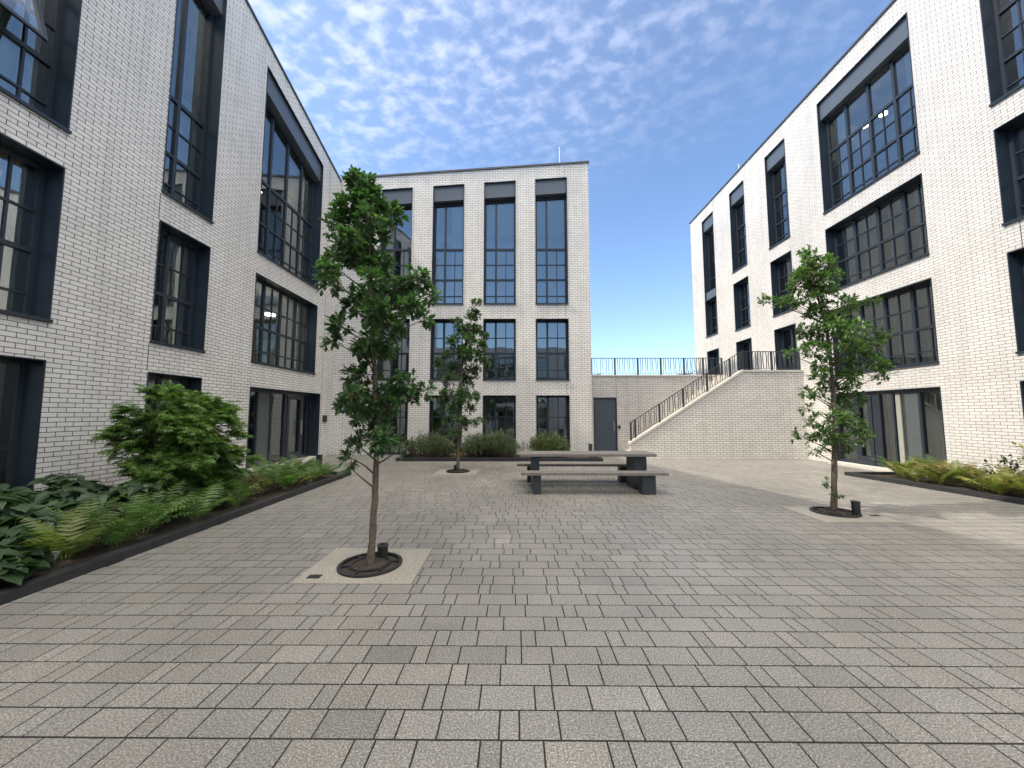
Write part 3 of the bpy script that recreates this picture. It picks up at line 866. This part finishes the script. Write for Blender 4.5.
T1_CLUMPS = [(-1.62, 4.04, 0.163), (-1.81, 3.87, 0.183), (-1.41, 3.93, 0.143), (-1.89, 3.67, 0.163), (-1.58, 3.67, 0.204), (-1.91, 3.41, 0.143), (-1.69, 3.35, 0.204), (-1.43, 3.22, 0.122), (-1.87, 3.15, 0.102), (-1.26, 3.03, 0.163), (-1.59, 2.96, 0.183), (-1.91, 2.96, 0.143), (-1.06, 3.07, 0.132), (-0.96, 2.93, 0.102), (-1.36, 2.79, 0.183), (-1.8, 2.79, 0.122), (-1.09, 2.68, 0.143), (-0.93, 2.57, 0.081), (-1.63, 2.62, 0.163), (-1.3, 2.46, 0.163), (-1.84, 2.51, 0.122), (-1.95, 2.35, 0.102), (-1.54, 2.29, 0.143), (-1.78, 2.24, 0.122), (-1.4, 2.24, 0.102), (-1.83, 2.0, 0.102), (-1.61, 2.0, 0.122), (-1.76, 1.81, 0.122), (-1.18, 1.88, 0.143), (-0.96, 1.81, 0.092), (-1.1, 1.72, 0.102), (-1.33, 1.72, 0.143), (-1.65, 1.68, 0.122), (-1.84, 1.65, 0.122), (-1.44, 1.54, 0.102), (-1.75, 1.49, 0.102), (-1.54, 1.38, 0.102), (-1.38, 1.3, 0.143), (-1.64, 1.22, 0.122), (-1.72, 1.09, 0.081), (-1.8, 0.98, 0.051), (-1.24, 1.19, 0.081)]
T3_CLUMPS = [(4.89, 4.5, 0.11), (4.85, 4.34, 0.157), (4.98, 4.27, 0.157), (4.77, 4.03, 0.188), (5.02, 4.07, 0.188), (5.25, 4.0, 0.141), (4.72, 3.83, 0.157), (4.94, 3.83, 0.188), (5.13, 3.79, 0.157), (4.92, 3.57, 0.188), (4.74, 3.57, 0.125), (4.21, 3.52, 0.125), (4.37, 3.47, 0.141), (4.52, 3.49, 0.094), (5.04, 3.4, 0.188), (5.24, 3.43, 0.157), (4.94, 3.33, 0.141), (5.5, 3.43, 0.125), (5.71, 3.5, 0.141), (5.86, 3.53, 0.094), (5.09, 3.16, 0.188), (5.31, 3.0, 0.203), (4.77, 2.96, 0.141), (4.94, 2.86, 0.157), (5.47, 2.9, 0.157), (5.96, 2.96, 0.141), (6.05, 2.88, 0.125), (5.72, 2.8, 0.157), (5.85, 2.73, 0.141), (4.55, 2.56, 0.11), (4.8, 2.63, 0.172), (4.99, 2.6, 0.157), (5.39, 2.73, 0.172), (5.58, 2.6, 0.188), (5.69, 2.4, 0.157), (5.33, 2.4, 0.172), (4.94, 2.37, 0.172), (5.82, 2.33, 0.11), (4.91, 2.18, 0.172), (5.25, 2.12, 0.188), (5.52, 2.23, 0.188), (5.76, 2.18, 0.141), (4.83, 1.92, 0.141), (4.75, 1.89, 0.094), (5.2, 1.92, 0.188), (5.43, 1.89, 0.172), (5.55, 1.78, 0.141), (4.7, 1.65, 0.094), (5.32, 1.68, 0.188), (4.72, 1.45, 0.141), (4.93, 1.49, 0.172), (5.17, 1.42, 0.188), (5.42, 1.37, 0.172), (5.59, 1.28, 0.125), (4.71, 1.18, 0.11), (4.91, 1.18, 0.172), (5.15, 1.12, 0.188), (5.41, 1.18, 0.141), (4.77, 0.99, 0.094), (5.3, 0.96, 0.094), (5.01, 0.45, 0.047), (4.97, 0.31, 0.047)]
T2_CLUMPS = [(-1.06, 4.65, 0.157), (-1.14, 4.34, 0.184), (-1.62, 4.17, 0.131), (-1.47, 3.91, 0.21), (-1.14, 3.94, 0.236), (-0.89, 3.77, 0.157), (-1.67, 3.54, 0.236), (-1.28, 3.6, 0.262), (-0.94, 3.43, 0.21), (-1.86, 3.21, 0.184), (-1.47, 3.21, 0.262), (-1.08, 3.15, 0.236), (-2.1, 2.96, 0.184), (-1.66, 2.82, 0.262), (-1.21, 2.76, 0.236), (-0.86, 2.98, 0.157), (-1.79, 2.48, 0.236), (-1.4, 2.43, 0.236), (-1.84, 2.1, 0.236), (-1.46, 2.04, 0.262), (-1.12, 1.99, 0.184), (-1.89, 1.85, 0.184), (-1.59, 1.66, 0.236), (-1.26, 1.71, 0.184), (-1.78, 1.33, 0.184), (-1.45, 1.28, 0.21), (-1.12, 1.33, 0.131), (-0.93, 1.33, 0.131), (-1.58, 1.01, 0.157)]
MAPLE_CLUMPS = [(-5.95,.95,.22),(-5.5,.9,.24),(-5.2,1.0,.2),(-6.2,1.15,.22),(-5.7,1.25,.24),(-5.3,.7,.22),(-5.8,.65,.22),(-5.05,.75,.18),(-5.45,1.5,.2),(-5.83, 1.91, 0.156), (-5.53, 1.94, 0.14), (-5.98, 1.7, 0.218), (-5.61, 1.7, 0.249), (-5.23, 1.65, 0.249), (-4.94, 1.71, 0.156), (-6.12, 1.45, 0.218), (-5.76, 1.42, 0.249), (-5.38, 1.42, 0.28), (-5.0, 1.42, 0.218), (-4.71, 1.49, 0.156), (-6.33, 1.65, 0.109), (-6.49, 1.5, 0.093), (-6.58, 1.37, 0.078), (-6.4, 1.26, 0.109), (-6.24, 1.32, 0.14), (-6.01, 1.13, 0.249), (-5.6, 1.13, 0.28), (-5.19, 1.1, 0.28), (-4.82, 1.13, 0.202), (-4.58, 1.26, 0.14), (-5.91, 0.84, 0.218), (-5.5, 0.81, 0.28), (-5.09, 0.81, 0.249), (-4.74, 0.87, 0.187), (-4.52, 1.0, 0.109), (-5.73, 0.57, 0.218), (-5.32, 0.52, 0.249), (-4.95, 0.59, 0.202), (-5.14, 0.33, 0.187), (-4.82, 0.41, 0.14), (-6.35, 1.03, 0.093), (-6.22, 0.87, 0.078), (-5.46, 0.27, 0.156), (-4.44, 0.78, 0.078)]
T1_TRUNK = [(-1.485, -0.021, 0.052), (-1.472, 0.249, 0.043), (-1.463, 0.654, 0.04), (-1.467, 0.963, 0.037), (-1.477, 1.486, 0.033), (-1.531, 2.238, 0.027), (-1.576, 3.013, 0.02), (-1.611, 3.811, 0.01), (-1.62, 4.103, 0.004)]
T3_TRUNK = [(5.04, -0.03, 0.056), (5.073, 0.343, 0.048), (5.097, 0.815, 0.045), (5.124, 1.453, 0.038), (5.147, 2.267, 0.032), (5.126, 2.93, 0.026), (5.022, 3.605, 0.018), (4.916, 4.292, 0.008), (4.894, 4.466, 0.004)]
T2_TRUNK = [(-1.541, -0.012, 0.055), (-1.548, 0.576, 0.045), (-1.53, 1.387, 0.04), (-1.487, 2.484, 0.032), (-1.387, 3.459, 0.022), (-1.199, 4.307, 0.01), (-1.091, 4.735, 0.004)]
OAKG = (.052, .088, .036)
tree('tall oak tree with dense dark foliage in the foreground on a pale slab', (-1.49, 3.99, 0), T1_TRUNK, T1_CLUMPS, .090, 28, (.062, .126, .058), .7, .13, 5, 'young oak trees in the paving')
tree('slim small oak tree standing before the windows of the far wing', (-1.545, 10.28, 0), T2_TRUNK, T2_CLUMPS, .092, 21, (.072, .134, .064), .4, .06, 6, 'young oak trees in the paving')
tree('sunlit oak tree with open branches beside the glass doors on the right', (5.045, 6.10, 0), T3_TRUNK, T3_CLUMPS, .085, 16, (.080, .148, .058), .25, .24, 8, 'young oak trees in the paving')

# ---- large feathery shrub
def big_shrub():
    rng = np.random.RandomState(21)
    base = (-5.75, 6.1, .03)
    t = thing('maple_shrub', 'large feathery light green shrub leaning over the ground floor window', 'shrub', base)
    lv = Leaves(); br = MB()
    C = [(-5.55 + (x+5.62)*(.78 if x > -6.1 else .64), base[1] + rng.normal(0, .24), z, r) for x, z, r in MAPLE_CLUMPS]
    for x, z, r in MAPLE_CLUMPS:
        if rng.rand() < .8 and r > .12: C.append((-5.55 + (x+5.62)*.66, base[1] + rng.choice([-1, 1])*rng.uniform(.2, .5), z*.97, r))
    for x, y, z, r in C:
        root = Vector((base[0] + rng.normal(0, .10), base[1] + rng.normal(0, .1), .03)); tip = Vector((x, y, z))
        mid = root.lerp(tip, .55) + Vector((0, 0, .18))
        br.tube([root, root.lerp(mid, .5), mid, mid.lerp(tip, .5) + Vector((0, 0, .04)), tip], [.014, .011, .008, .006, .003], 4)
        n = int(46*(r/.2)**2) + 3
        out = np.array([x-base[0], y-base[1], 0]); out /= np.linalg.norm(out) + 1e-6
        for _ in range(n):
            o = unit(1, rng)[0]*np.array([1, 1, .9])*r*rng.uniform(.2, 1)
            c = np.array([x, y, z]) + o
            d = out*.8 + unit(1, rng)[0]*.7; d[2] = rng.uniform(-.35, .45); d /= np.linalg.norm(d)
            ln = rng.uniform(.10, .19); k = 9
            f = np.linspace(.05, 1, k)
            pos = c + d*ln*f[:, None] + np.array([0, 0, -1.])*(.22*ln*f[:, None]**2)
            br.tube([tuple(c), tuple(pos[-1])], .0015, 3)
            sgn = np.where(np.arange(k) % 2 == 0, 1, -1)[:, None]
            side = np.cross(d, [0, 0, 1.])
            dd = d[None, :]*.7 + sgn*side[None, :]*.8 + rng.normal(0, .15, (k, 3)) + np.array([[0, 0, -.15]])
            up = np.array([[0, 0, 1.]]) + unit(k, rng)*.6
            hl = (z - .4)/1.6
            lv.add(PALM, pos, dd, up, rng.uniform(.06, .095, k), greens(k, (.100, .195, .052), .2, .35, rng)*(1 + rng.normal(0, .12)))
    build('branches', br, M['bark'], t, base); lv.build('foliage', t, base)
big_shrub()

def mound(name, label, cat, x, y, rx, ry, h, n, tpl, size, col, seed, group=None, stems=26, var=.22, yellow=.25, upw=.6, z0=.04, base_r=.45):
    """bushy plant: stems fan out from the root, leaves along the outer half of each"""
    rng = np.random.RandomState(seed); base = (x, y, z0)
    t = thing(name, label, cat, base, group); br = MB(); lv = Leaves()
    per = max(6, n//stems)
    for i in range(stems):
        a = rng.uniform(0, 2*math.pi); q = rng.uniform(0, 1)**.6
        el = rng.uniform(.75, 1.08)
        tip = np.array([x + rx*q*math.cos(a), y + ry*q*math.sin(a), z0 + h*(math.sqrt(max(0, 1-.75*q*q)))*el])
        root = np.array([x + rx*base_r*q*math.cos(a), y + ry*base_r*q*math.sin(a), z0])
        br.tube([tuple(root), tuple((root+tip)/2 + np.array([0, 0, .05*h])), tuple(tip)], [.005, .004, .002], 3)
        f = rng.uniform(.30, 1, per)
        pos = root + (tip-root)*f[:, None] + rng.normal(0, .035, (per, 3))*min(1, rx*2)
        out = np.array([math.cos(a), math.sin(a), upw])
        dd = out[None, :] + unit(per, rng)*.9
        up = np.array([[0, 0, 1.]]) + unit(per, rng)*.5
        lv.add(tpl, pos, dd, up, size*rng.uniform(.65, 1.2, per), greens(per, col, var, yellow, rng)*(1 + rng.normal(0, .15)))
    build('stems', br, M['bark'], t, base); lv.build('foliage', t, base)
    return t

def broad(label, x, y, h, r, seed, col=(.030, .055, .030), nst=30, size=.27):
    """low plant of long-stalked broad leaves lying almost flat"""
    rng = np.random.RandomState(seed); base = (x, y, .03)
    t = thing('broadleaf_plant', label, 'plant', base, 'broad dark leaved plants in the shaded bed'); st = MB(); lv = Leaves()
    for i in range(nst):
        a = rng.uniform(0, 2*math.pi); q = math.sqrt(rng.uniform(.02, 1))
        tip = np.array([x + r*q*math.cos(a), y + r*q*math.sin(a), .03 + h*(1 - .45*q*q)*rng.uniform(.6, 1.05)])
        st.tube([(x + .25*r*q*math.cos(a), y + .25*r*q*math.sin(a), .03), tuple(tip*np.array([.5, .5, .6]) + .5*np.array([x, y, 0])), tuple(tip)], [.005, .004, .003], 4)
        k = 3
        aa = a + np.array([0, 1.5, -1.5]) + rng.normal(0, .35, k)
        dd = np.stack([np.cos(aa), np.sin(aa), rng.uniform(-.45, .1, k)], 1)
        up = np.array([[0, 0, 1.]]) + unit(k, rng)*.35
        lv.add(BROAD, np.repeat(tip[None], k, 0), dd, up, size*rng.uniform(.65, 1.1, k), greens(k, col, .2, .15, rng))
    build('stems', st, M['stemgreen'], t, base); lv.build('foliage', t, base)
M['stemgreen'] = plain('green_stem', (.06, .08, .03), .6)
BL = [(-6.4, 3.6, .72, .50, 'broadleaf plant at the foot of the near left window'),
      (-5.55, 3.15, .60, .48, 'broadleaf plant at the left picture edge beside the black kerb'),
      (-4.85, 3.05, .36, .36, 'low broadleaf plant nearest the camera hanging over the black kerb'),
      (-5.75, 4.05, .66, .50, 'broadleaf plant behind the small grey plant stake'),
      (-6.55, 4.6, .68, .45, 'tall broadleaf plant against the brick right of the near left window'),
      (-5.15, 3.9, .46, .40, 'broadleaf plant just left of the yellow fern'),
      (-5.75, 5.0, .62, .50, 'broadleaf plant in front of the large feathery shrub, left half'),
      (-6.5, 5.45, .66, .45, 'broadleaf plant against the brick left of the large feathery shrub'),
      (-5.25, 5.45, .60, .42, 'broadleaf plant with flat wide leaves at the foot of the large feathery shrub'),
      (-5.5, 7.5, .42, .42, 'fresh green low plant between the feathery shrub and the left entrance'),
      (-5.9, 2.7, .62, .50, 'broadleaf plant mostly outside the left picture edge'),
      (-4.95, 3.55, .44, .40, 'broadleaf plant left of the small grey plant stake'),
      (-4.60, 2.75, .34, .34, 'small broadleaf plant lowest in the left corner at the kerb'),
      (-4.62, 3.35, .34, .30, 'small broadleaf plant touching the kerb just left of the plant stake'),
      (-6.2, 7.1, .50, .42, 'broadleaf plant behind the large feathery shrub by the brick')]
for i, (x, y, h, r, lb) in enumerate(BL):
    broad(lb, x, y, h, r, 40+i, (.055, .125, .036) if i == 9 else (.042, .082, .042), size=.17 if i == 9 else (.17 if i == 2 else .20), nst=60 if i == 9 else 52)

# ---- ferns
def fern_mesh(seed, nf, ln, col, yellow, var=.15, steep=1.15):
    rng = np.random.RandomState(seed); lv = Leaves(); st = []
    for i in range(nf):
        a = 2*math.pi*i/nf + rng.normal(0, .25); e0 = rng.uniform(.75, 1.25)*steep; l = ln*rng.uniform(.7, 1.1)
        k = 15; P = [np.array([.02*math.cos(a), .02*math.sin(a), 0.])]; D = []
        cf = greens(1, col, .30, yellow, rng)
        for j in range(k):
            s = j/(k-1); el = e0 - 1.15*s**1.7
            d = np.array([math.cos(el)*math.cos(a), math.cos(el)*math.sin(a), math.sin(el)]); D.append(d); P.append(P[-1] + d*l/k)
        P = np.array(P[1:]); D = np.array(D); s = np.linspace(0, 1, k)
        side = np.array([-math.sin(a), math.cos(a), 0.])
        plen = .21*l*np.sin(np.pi*np.clip(s*.88+.10, 0, 1))**.8
        for sg in (1, -1):
            dd = sg*side[None]*.9 + D*.45 + np.array([[0, 0, -.12]]) + rng.normal(0, .06, (k, 3))
            up = np.cross(D, side)*-1; up = np.where(up[:, 2:3] < 0, -up, up)
            m = s > .10
            lv.add(FPIN, P[m], dd[m], up[m], plen[m], np.repeat(cf, m.sum(), 0)*(1 + rng.normal(0, .10, (m.sum(), 1))))
        wid = np.linspace(.0035, .001, k)
        for j in range(k-1):
            n0 = lv.n; lv.V.append(np.array([P[j]-side*wid[j], P[j]+side*wid[j], P[j+1]+side*wid[j+1], P[j+1]-side*wid[j+1]])); lv.C.append(np.repeat(cf*1.1, 4, 0)); lv.F.append((n0, n0+1, n0+2, n0+3)); lv.n += 4
    return lv
FPIN = leaf_template([0, .25, .6, 1.0], [.07, .115, .08, .008], .2, .25)
FK = {'green': [((.080, .150, .052), .30), 0], 'yellow': [((.145, .170, .056), .3), 0], 'lime': [((.115, .165, .05), .3), 0], 'bronze': [((.20, .145, .06), .4), 0]}
PROTO = {}
def fern(kind, x, y, sc, label, group, rot=0., v=0):
    key = (kind, v)
    if key not in PROTO:
        c, yl = FK[kind][0]
        lv = fern_mesh(60 + v*7 + len(PROTO), 13, .66, c, yl)
        o = lv.build('fern', None, (0, 0, 0)); PROTO[key] = o
    else:
        o = PROTO[key].copy(); COL.objects.link(o)
    x += .13 if x < 0 else -.10; sc *= 1.12
    o.location = (x, y, .04); o.rotation_euler = (0, 0, rot); o.scale = (sc, sc, sc)
    tag(o, label, 'fern', group)
GL, GR = 'ferns along the shaded kerb', 'ferns in the sunny bed'
for i, (kd, x, y, s, lb) in enumerate([
    ('lime', -4.72, 3.92, .95, 'yellow green fern with a tall upright frond behind the grey plant stake'),
    ('green', -4.60, 4.30, .75, 'small green fern arching over the kerb next to the tall yellow fern'),
    ('green', -4.72, 4.70, 1.0, 'green fern right of the yellow fern, nearest of the green ones'),
    ('green', -4.95, 5.10, .95, 'green fern set back from the kerb below the broad flat leaves'),
    ('green', -4.62, 5.35, .90, 'green fern spilling over the kerb left of the reddish low shrub'),
    ('green', -4.95, 5.80, .85, 'green fern at the right foot of the large feathery shrub'),
    ('green', -4.70, 7.55, .95, 'green fern just right of the reddish low shrub'),
    ('green', -4.95, 8.0, 1.05, 'large green fern in front of the left entrance'),
    ('green', -4.62, 8.35, .85, 'green fern close to the kerb before the left entrance doors'),
    ('green', -5.0, 8.75, 1.0, 'green fern left of the black bollard by the left entrance'),
    ('green', -5.35, 9.15, .95, 'green fern nearest the black bollard at the end of the shaded bed'),
    ('green', -4.62, 6.15, .80, 'green fern at the kerb left of the reddish low shrub, nearest to it'),
    ('green', -5.05, 6.35, .90, 'green fern behind the reddish low shrub under the edge of the feathery shrub'),
    ('green', -4.95, 7.20, .85, 'green fern behind the right side of the reddish low shrub'),
    ('green', -5.55, 8.15, .95, 'green fern against the pale threshold of the left entrance'),
    ('green', -5.75, 8.75, .90, 'green fern beside the left entrance threshold, half hidden by other ferns'),
    ('green', -4.60, 8.95, .75, 'small green fern at the kerb left of the black bollard'),
    ('green', -5.15, 4.45, .95, 'green fern behind the tall yellow green fern'),
    ('bronze', -4.75, 8.0, .55, 'small bronze fern among the green ferns by the left entrance')]):
    fern(kd, x, y, s, lb, GL, rot=i*1.3, v=i % 2)
for i, (kd, x, y, s, lb) in enumerate([
    ('green', 9.45, 9.30, .95, 'green fern at the far left end of the sunny bed'),
    ('yellow', 9.15, 8.95, .80, 'yellow fern near the kerb at the far end of the sunny bed'),
    ('yellow', 9.55, 8.75, 1.0, 'yellow green fern before the grey door panel on the right'),
    ('bronze', 9.25, 8.35, .85, 'rust brown fern by the kerb before the right glass doors'),
    ('bronze', 9.65, 8.25, .95, 'brown tinged fern before the last glass pane of the right entrance'),
    ('yellow', 9.25, 7.95, .95, 'bright yellow green fern in the middle of the sunny bed'),
    ('bronze', 9.70, 7.75, .90, 'brown tinged fern left of the dark green rose bush'),
    ('yellow', 9.15, 7.50, .85, 'bright yellow green fern at the kerb below the rose bush'),
    ('yellow', 9.50, 7.15, .95, 'yellow fern in front of the rose bush'),
    ('yellow', 9.20, 6.85, .95, 'yellow fern at the kerb near the right picture edge'),
    ('bronze', 9.60, 6.60, .85, 'bronze fern at the right picture edge'),
    ('green', 9.85, 8.85, .95, 'green fern against the glass at the right entrance'),
    ('yellow', 9.02, 8.55, .75, 'yellow green fern touching the kerb near the far end of the sunny bed'),
    ('yellow', 9.05, 8.10, .80, 'yellow green fern touching the kerb before the rust brown fern'),
    ('yellow', 9.05, 7.15, .80, 'yellow fern touching the kerb in the nearer half of the sunny bed'),
    ('yellow', 9.85, 7.30, .80, 'yellow fern against the brick just right of the rose bush'),
    ('bronze', 9.30, 7.30, .75, 'small bronze fern among yellow ferns below the rose bush'),
    ('yellow', 9.35, 6.30, .95, 'nearest yellow fern at the right picture edge')]):
    fern(kd, x, y, s, lb, GR, rot=i*.9, v=i % 2)
mound('low_shrub', 'low reddish green shrub at the kerb between the ferns of the shaded bed', 'shrub', -4.78, 6.72, .42, .52, .46, 900, OVATE, .05, (.090, .095, .036), 91, stems=50, yellow=.9)
mound('low_shrub', 'low green shrub behind the reddish one in the shaded bed', 'shrub', -5.35, 6.85, .5, .5, .5, 500, OVATE, .06, (.045, .085, .03), 92, stems=40)
mound('rose_bush', 'dark green upright rose bush against the sunlit brick on the right', 'shrub', 9.72, 7.62, .34, .34, .70, 340, OVATE, .07, (.035, .060, .030), 93, stems=22, base_r=.2)
mound('tall_shrub', 'tall yellow green shrub at the right picture edge against the brick', 'shrub', 9.70, 7.02, .40, .40, 1.40, 320, OVATE, .085, (.14, .15, .03), 94, stems=26, base_r=.1)
SG = (.125, .155, .112)
for i, (x, y, rx, ry, h, lb, c) in enumerate([
    (-3.05, 13.35, .95, .62, .84, 'grey green rounded shrub at the left end of the far bed', SG),
    (-1.25, 13.35, .66, .60, .84, 'grey green shrub behind the slim tree in the far bed', SG),
    (-.55, 13.25, .70, .60, .86, 'grey green shrub in the middle of the far bed', SG),
    (1.18, 13.30, .82, .60, .80, 'olive rounded shrub under the right hand window of the far wing', (.120, .150, .078))]):
    mound('hebe_shrub', lb, 'shrub', x, y, rx, ry, h, 4200, NARROW, .11, c, 110+i, 'rounded shrubs in the far bed', stems=230, upw=1.1, yellow=.08, base_r=.75)
mound('low_shrub', 'small thin shrub between the two right hand mounds of the far bed', 'shrub', .28, 13.6, .22, .22, .62, 160, OVATE, .05, (.06, .08, .045), 120, stems=14)
mound('low_shrub', 'yellow flowering low plant at the foot of the slim tree in the far bed', 'shrub', -1.9, 12.95, .35, .22, .32, 200, OVATE, .05, (.14, .13, .03), 121, stems=20)
mound('terrace_plant', 'small plant behind the terrace railing above the steel door', 'plant', 3.35, 15.25, .25, .15, .20, 110, NARROW, .10, (.06, .07, .035), 130, z0=2.99, stems=20)
mound('terrace_plant', 'wider plant behind the terrace railing left of the sunlit wing', 'plant', 7.05, 15.35, .45, .2, .28, 220, NARROW, .10, (.10, .09, .04), 131, z0=2.99, stems=36)
# plant stake
px_, py_ = -4.56, 3.80
t = thing('plant_stake', 'small grey stake label among the broad leaves by the kerb', 'plant label', (px_, py_, .03))
p = MB(); p.box(px_-.008, px_+.008, py_-.004, py_+.004, .03, .14); build('stake', p, M['slat'], t)
p = MB(); p.hexa([(px_-.035, py_-.03, .12), (px_+.035, py_-.02, .12), (px_+.035, py_-.013, .12), (px_-.035, py_-.023, .12), (px_-.03, py_+.01, .20), (px_+.04, py_+.02, .20), (px_+.04, py_+.027, .20), (px_-.03, py_+.017, .20)]); build('tag', p, M['label'], t)

# ------------------------------------------------------------------ sun, sky, camera
SUN = Vector((-1.0, -.13, 1.08)).normalized()
sl = bpy.data.lights.new('sun', 'SUN'); sl.energy = 2.3; sl.angle = R(.9); sl.color = (1, .91, .79)
so = bpy.data.objects.new('sun', sl); COL.objects.link(so); so.rotation_euler = SUN.to_track_quat('Z', 'Y').to_euler(); so.location = (-20, 5, 30)
W = bpy.data.worlds.new('World'); S.world = W; W.use_nodes = True
nt = W.node_tree; bg = nt.nodes['Background']
sky = N(nt, 'ShaderNodeTexSky', sky_type='NISHITA'); sky.sun_disc = False
sky.sun_elevation = math.asin(SUN.z); sky.sun_rotation = math.atan2(SUN.x, SUN.y)
sky.air_density = 1.0; sky.dust_density = .2; sky.ozone_density = 3.8
tc = N(nt, 'ShaderNodeTexCoord'); sx = N(nt, 'ShaderNodeSeparateXYZ'); L(nt, tc.outputs['Generated'], sx.inputs[0])
def mth(op, a, b=None, c=None):
    n = N(nt, 'ShaderNodeMath', operation=op)
    for i, v in enumerate((a, b, c)):
        if v is None: continue
        if isinstance(v, (int, float)): n.inputs[i].default_value = v
        else: L(nt, v, n.inputs[i])
    return n.outputs[0]
zc = mth('ADD', mth('MAXIMUM', sx.outputs[2], 0.0), .06)
cx_ = mth('DIVIDE', sx.outputs[0], zc); cy_ = mth('DIVIDE', sx.outputs[1], zc)
cb = N(nt, 'ShaderNodeCombineXYZ'); L(nt, cx_, cb.inputs[0]); L(nt, cy_, cb.inputs[1])
mp = N(nt, 'ShaderNodeMapping'); mp.inputs['Rotation'].default_value = (0, 0, R(35)); mp.inputs['Scale'].default_value = (1.0, 1.25, 1); L(nt, cb.outputs[0], mp.inputs[0])
def wnoise(sc, det, ro, dist=0., off=0.):
    n = N(nt, 'ShaderNodeTexNoise'); n.inputs['Scale'].default_value = sc; n.inputs['Detail'].default_value = det; n.inputs['Roughness'].default_value = ro
    n.inputs['Distortion'].default_value = dist; L(nt, mp.outputs[0], n.inputs['Vector']); return n.outputs['Fac']
puff = wnoise(17, 4, .5, .2); bank = wnoise(.9, 4, .55)
# broken altocumulus: more of it to the upper left, clear to the right and low down, plus an invented bright bank overhead, out of view, added to lift the shade
lean = mth('MULTIPLY', mth('MAXIMUM', mth('MINIMUM', cx_, 1.6), -1.0), -.12)
cov = mth('ADD', mth('ADD', mth('MULTIPLY', bank, .45), lean), mth('MULTIPLY', sx.outputs[2], .95))
def maprange(v, a, b, c, d):
    n = N(nt, 'ShaderNodeMapRange'); n.interpolation_type = 'SMOOTHSTEP'; L(nt, v, n.inputs[0])
    for k, q in zip((1, 2, 3, 4), (a, b, c, d)): n.inputs[k].default_value = q
    return n.outputs[0]
veil = mth('MULTIPLY', maprange(cov, .60, 1.15, 0, 1), maprange(cx_, -1.7, -.8, .15, 1))
thin_ = mth('MULTIPLY', veil, mth('ADD', .12, maprange(puff, .38, .74, 0, .52)))
fill_mask = mth('MULTIPLY', maprange(sx.outputs[2], .50, .80, 0, 1), maprange(sx.outputs[1], .36, -.05, 0, 1))  # where the added fill cloud sits: high up and behind the camera, unseen
fill_bank = mth('MULTIPLY', fill_mask, maprange(bank, .30, .52, .35, 1))
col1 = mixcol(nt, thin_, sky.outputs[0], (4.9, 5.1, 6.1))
cloud = mixcol(nt, fill_bank, col1, (20.5, 19.0, 16.6))
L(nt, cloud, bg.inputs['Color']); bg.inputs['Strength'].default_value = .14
cam = bpy.data.cameras.new('camera'); cam.lens = 375/1024*36; cam.sensor_width = 36; cam.clip_end = 2000; cam.clip_start = .05
co = bpy.data.objects.new('camera', cam); COL.objects.link(co); co.location = (0, 0, EYE); co.rotation_euler = (R(90 + 4.574), 0, R(.457)); S.camera = co
vs = S.view_settings; vs.view_transform = 'Standard'; vs.look = 'None'; vs.gamma = 1; vs.use_curve_mapping = False; vs.exposure = 0.98
S.render.engine = 'CYCLES'; S.cycles.use_denoising = True; S.cycles.denoising_prefilter = 'NONE'; S.cycles.max_bounces = 8; S.cycles.transparent_max_bounces = 12; S.cycles.sample_clamp_indirect = 6
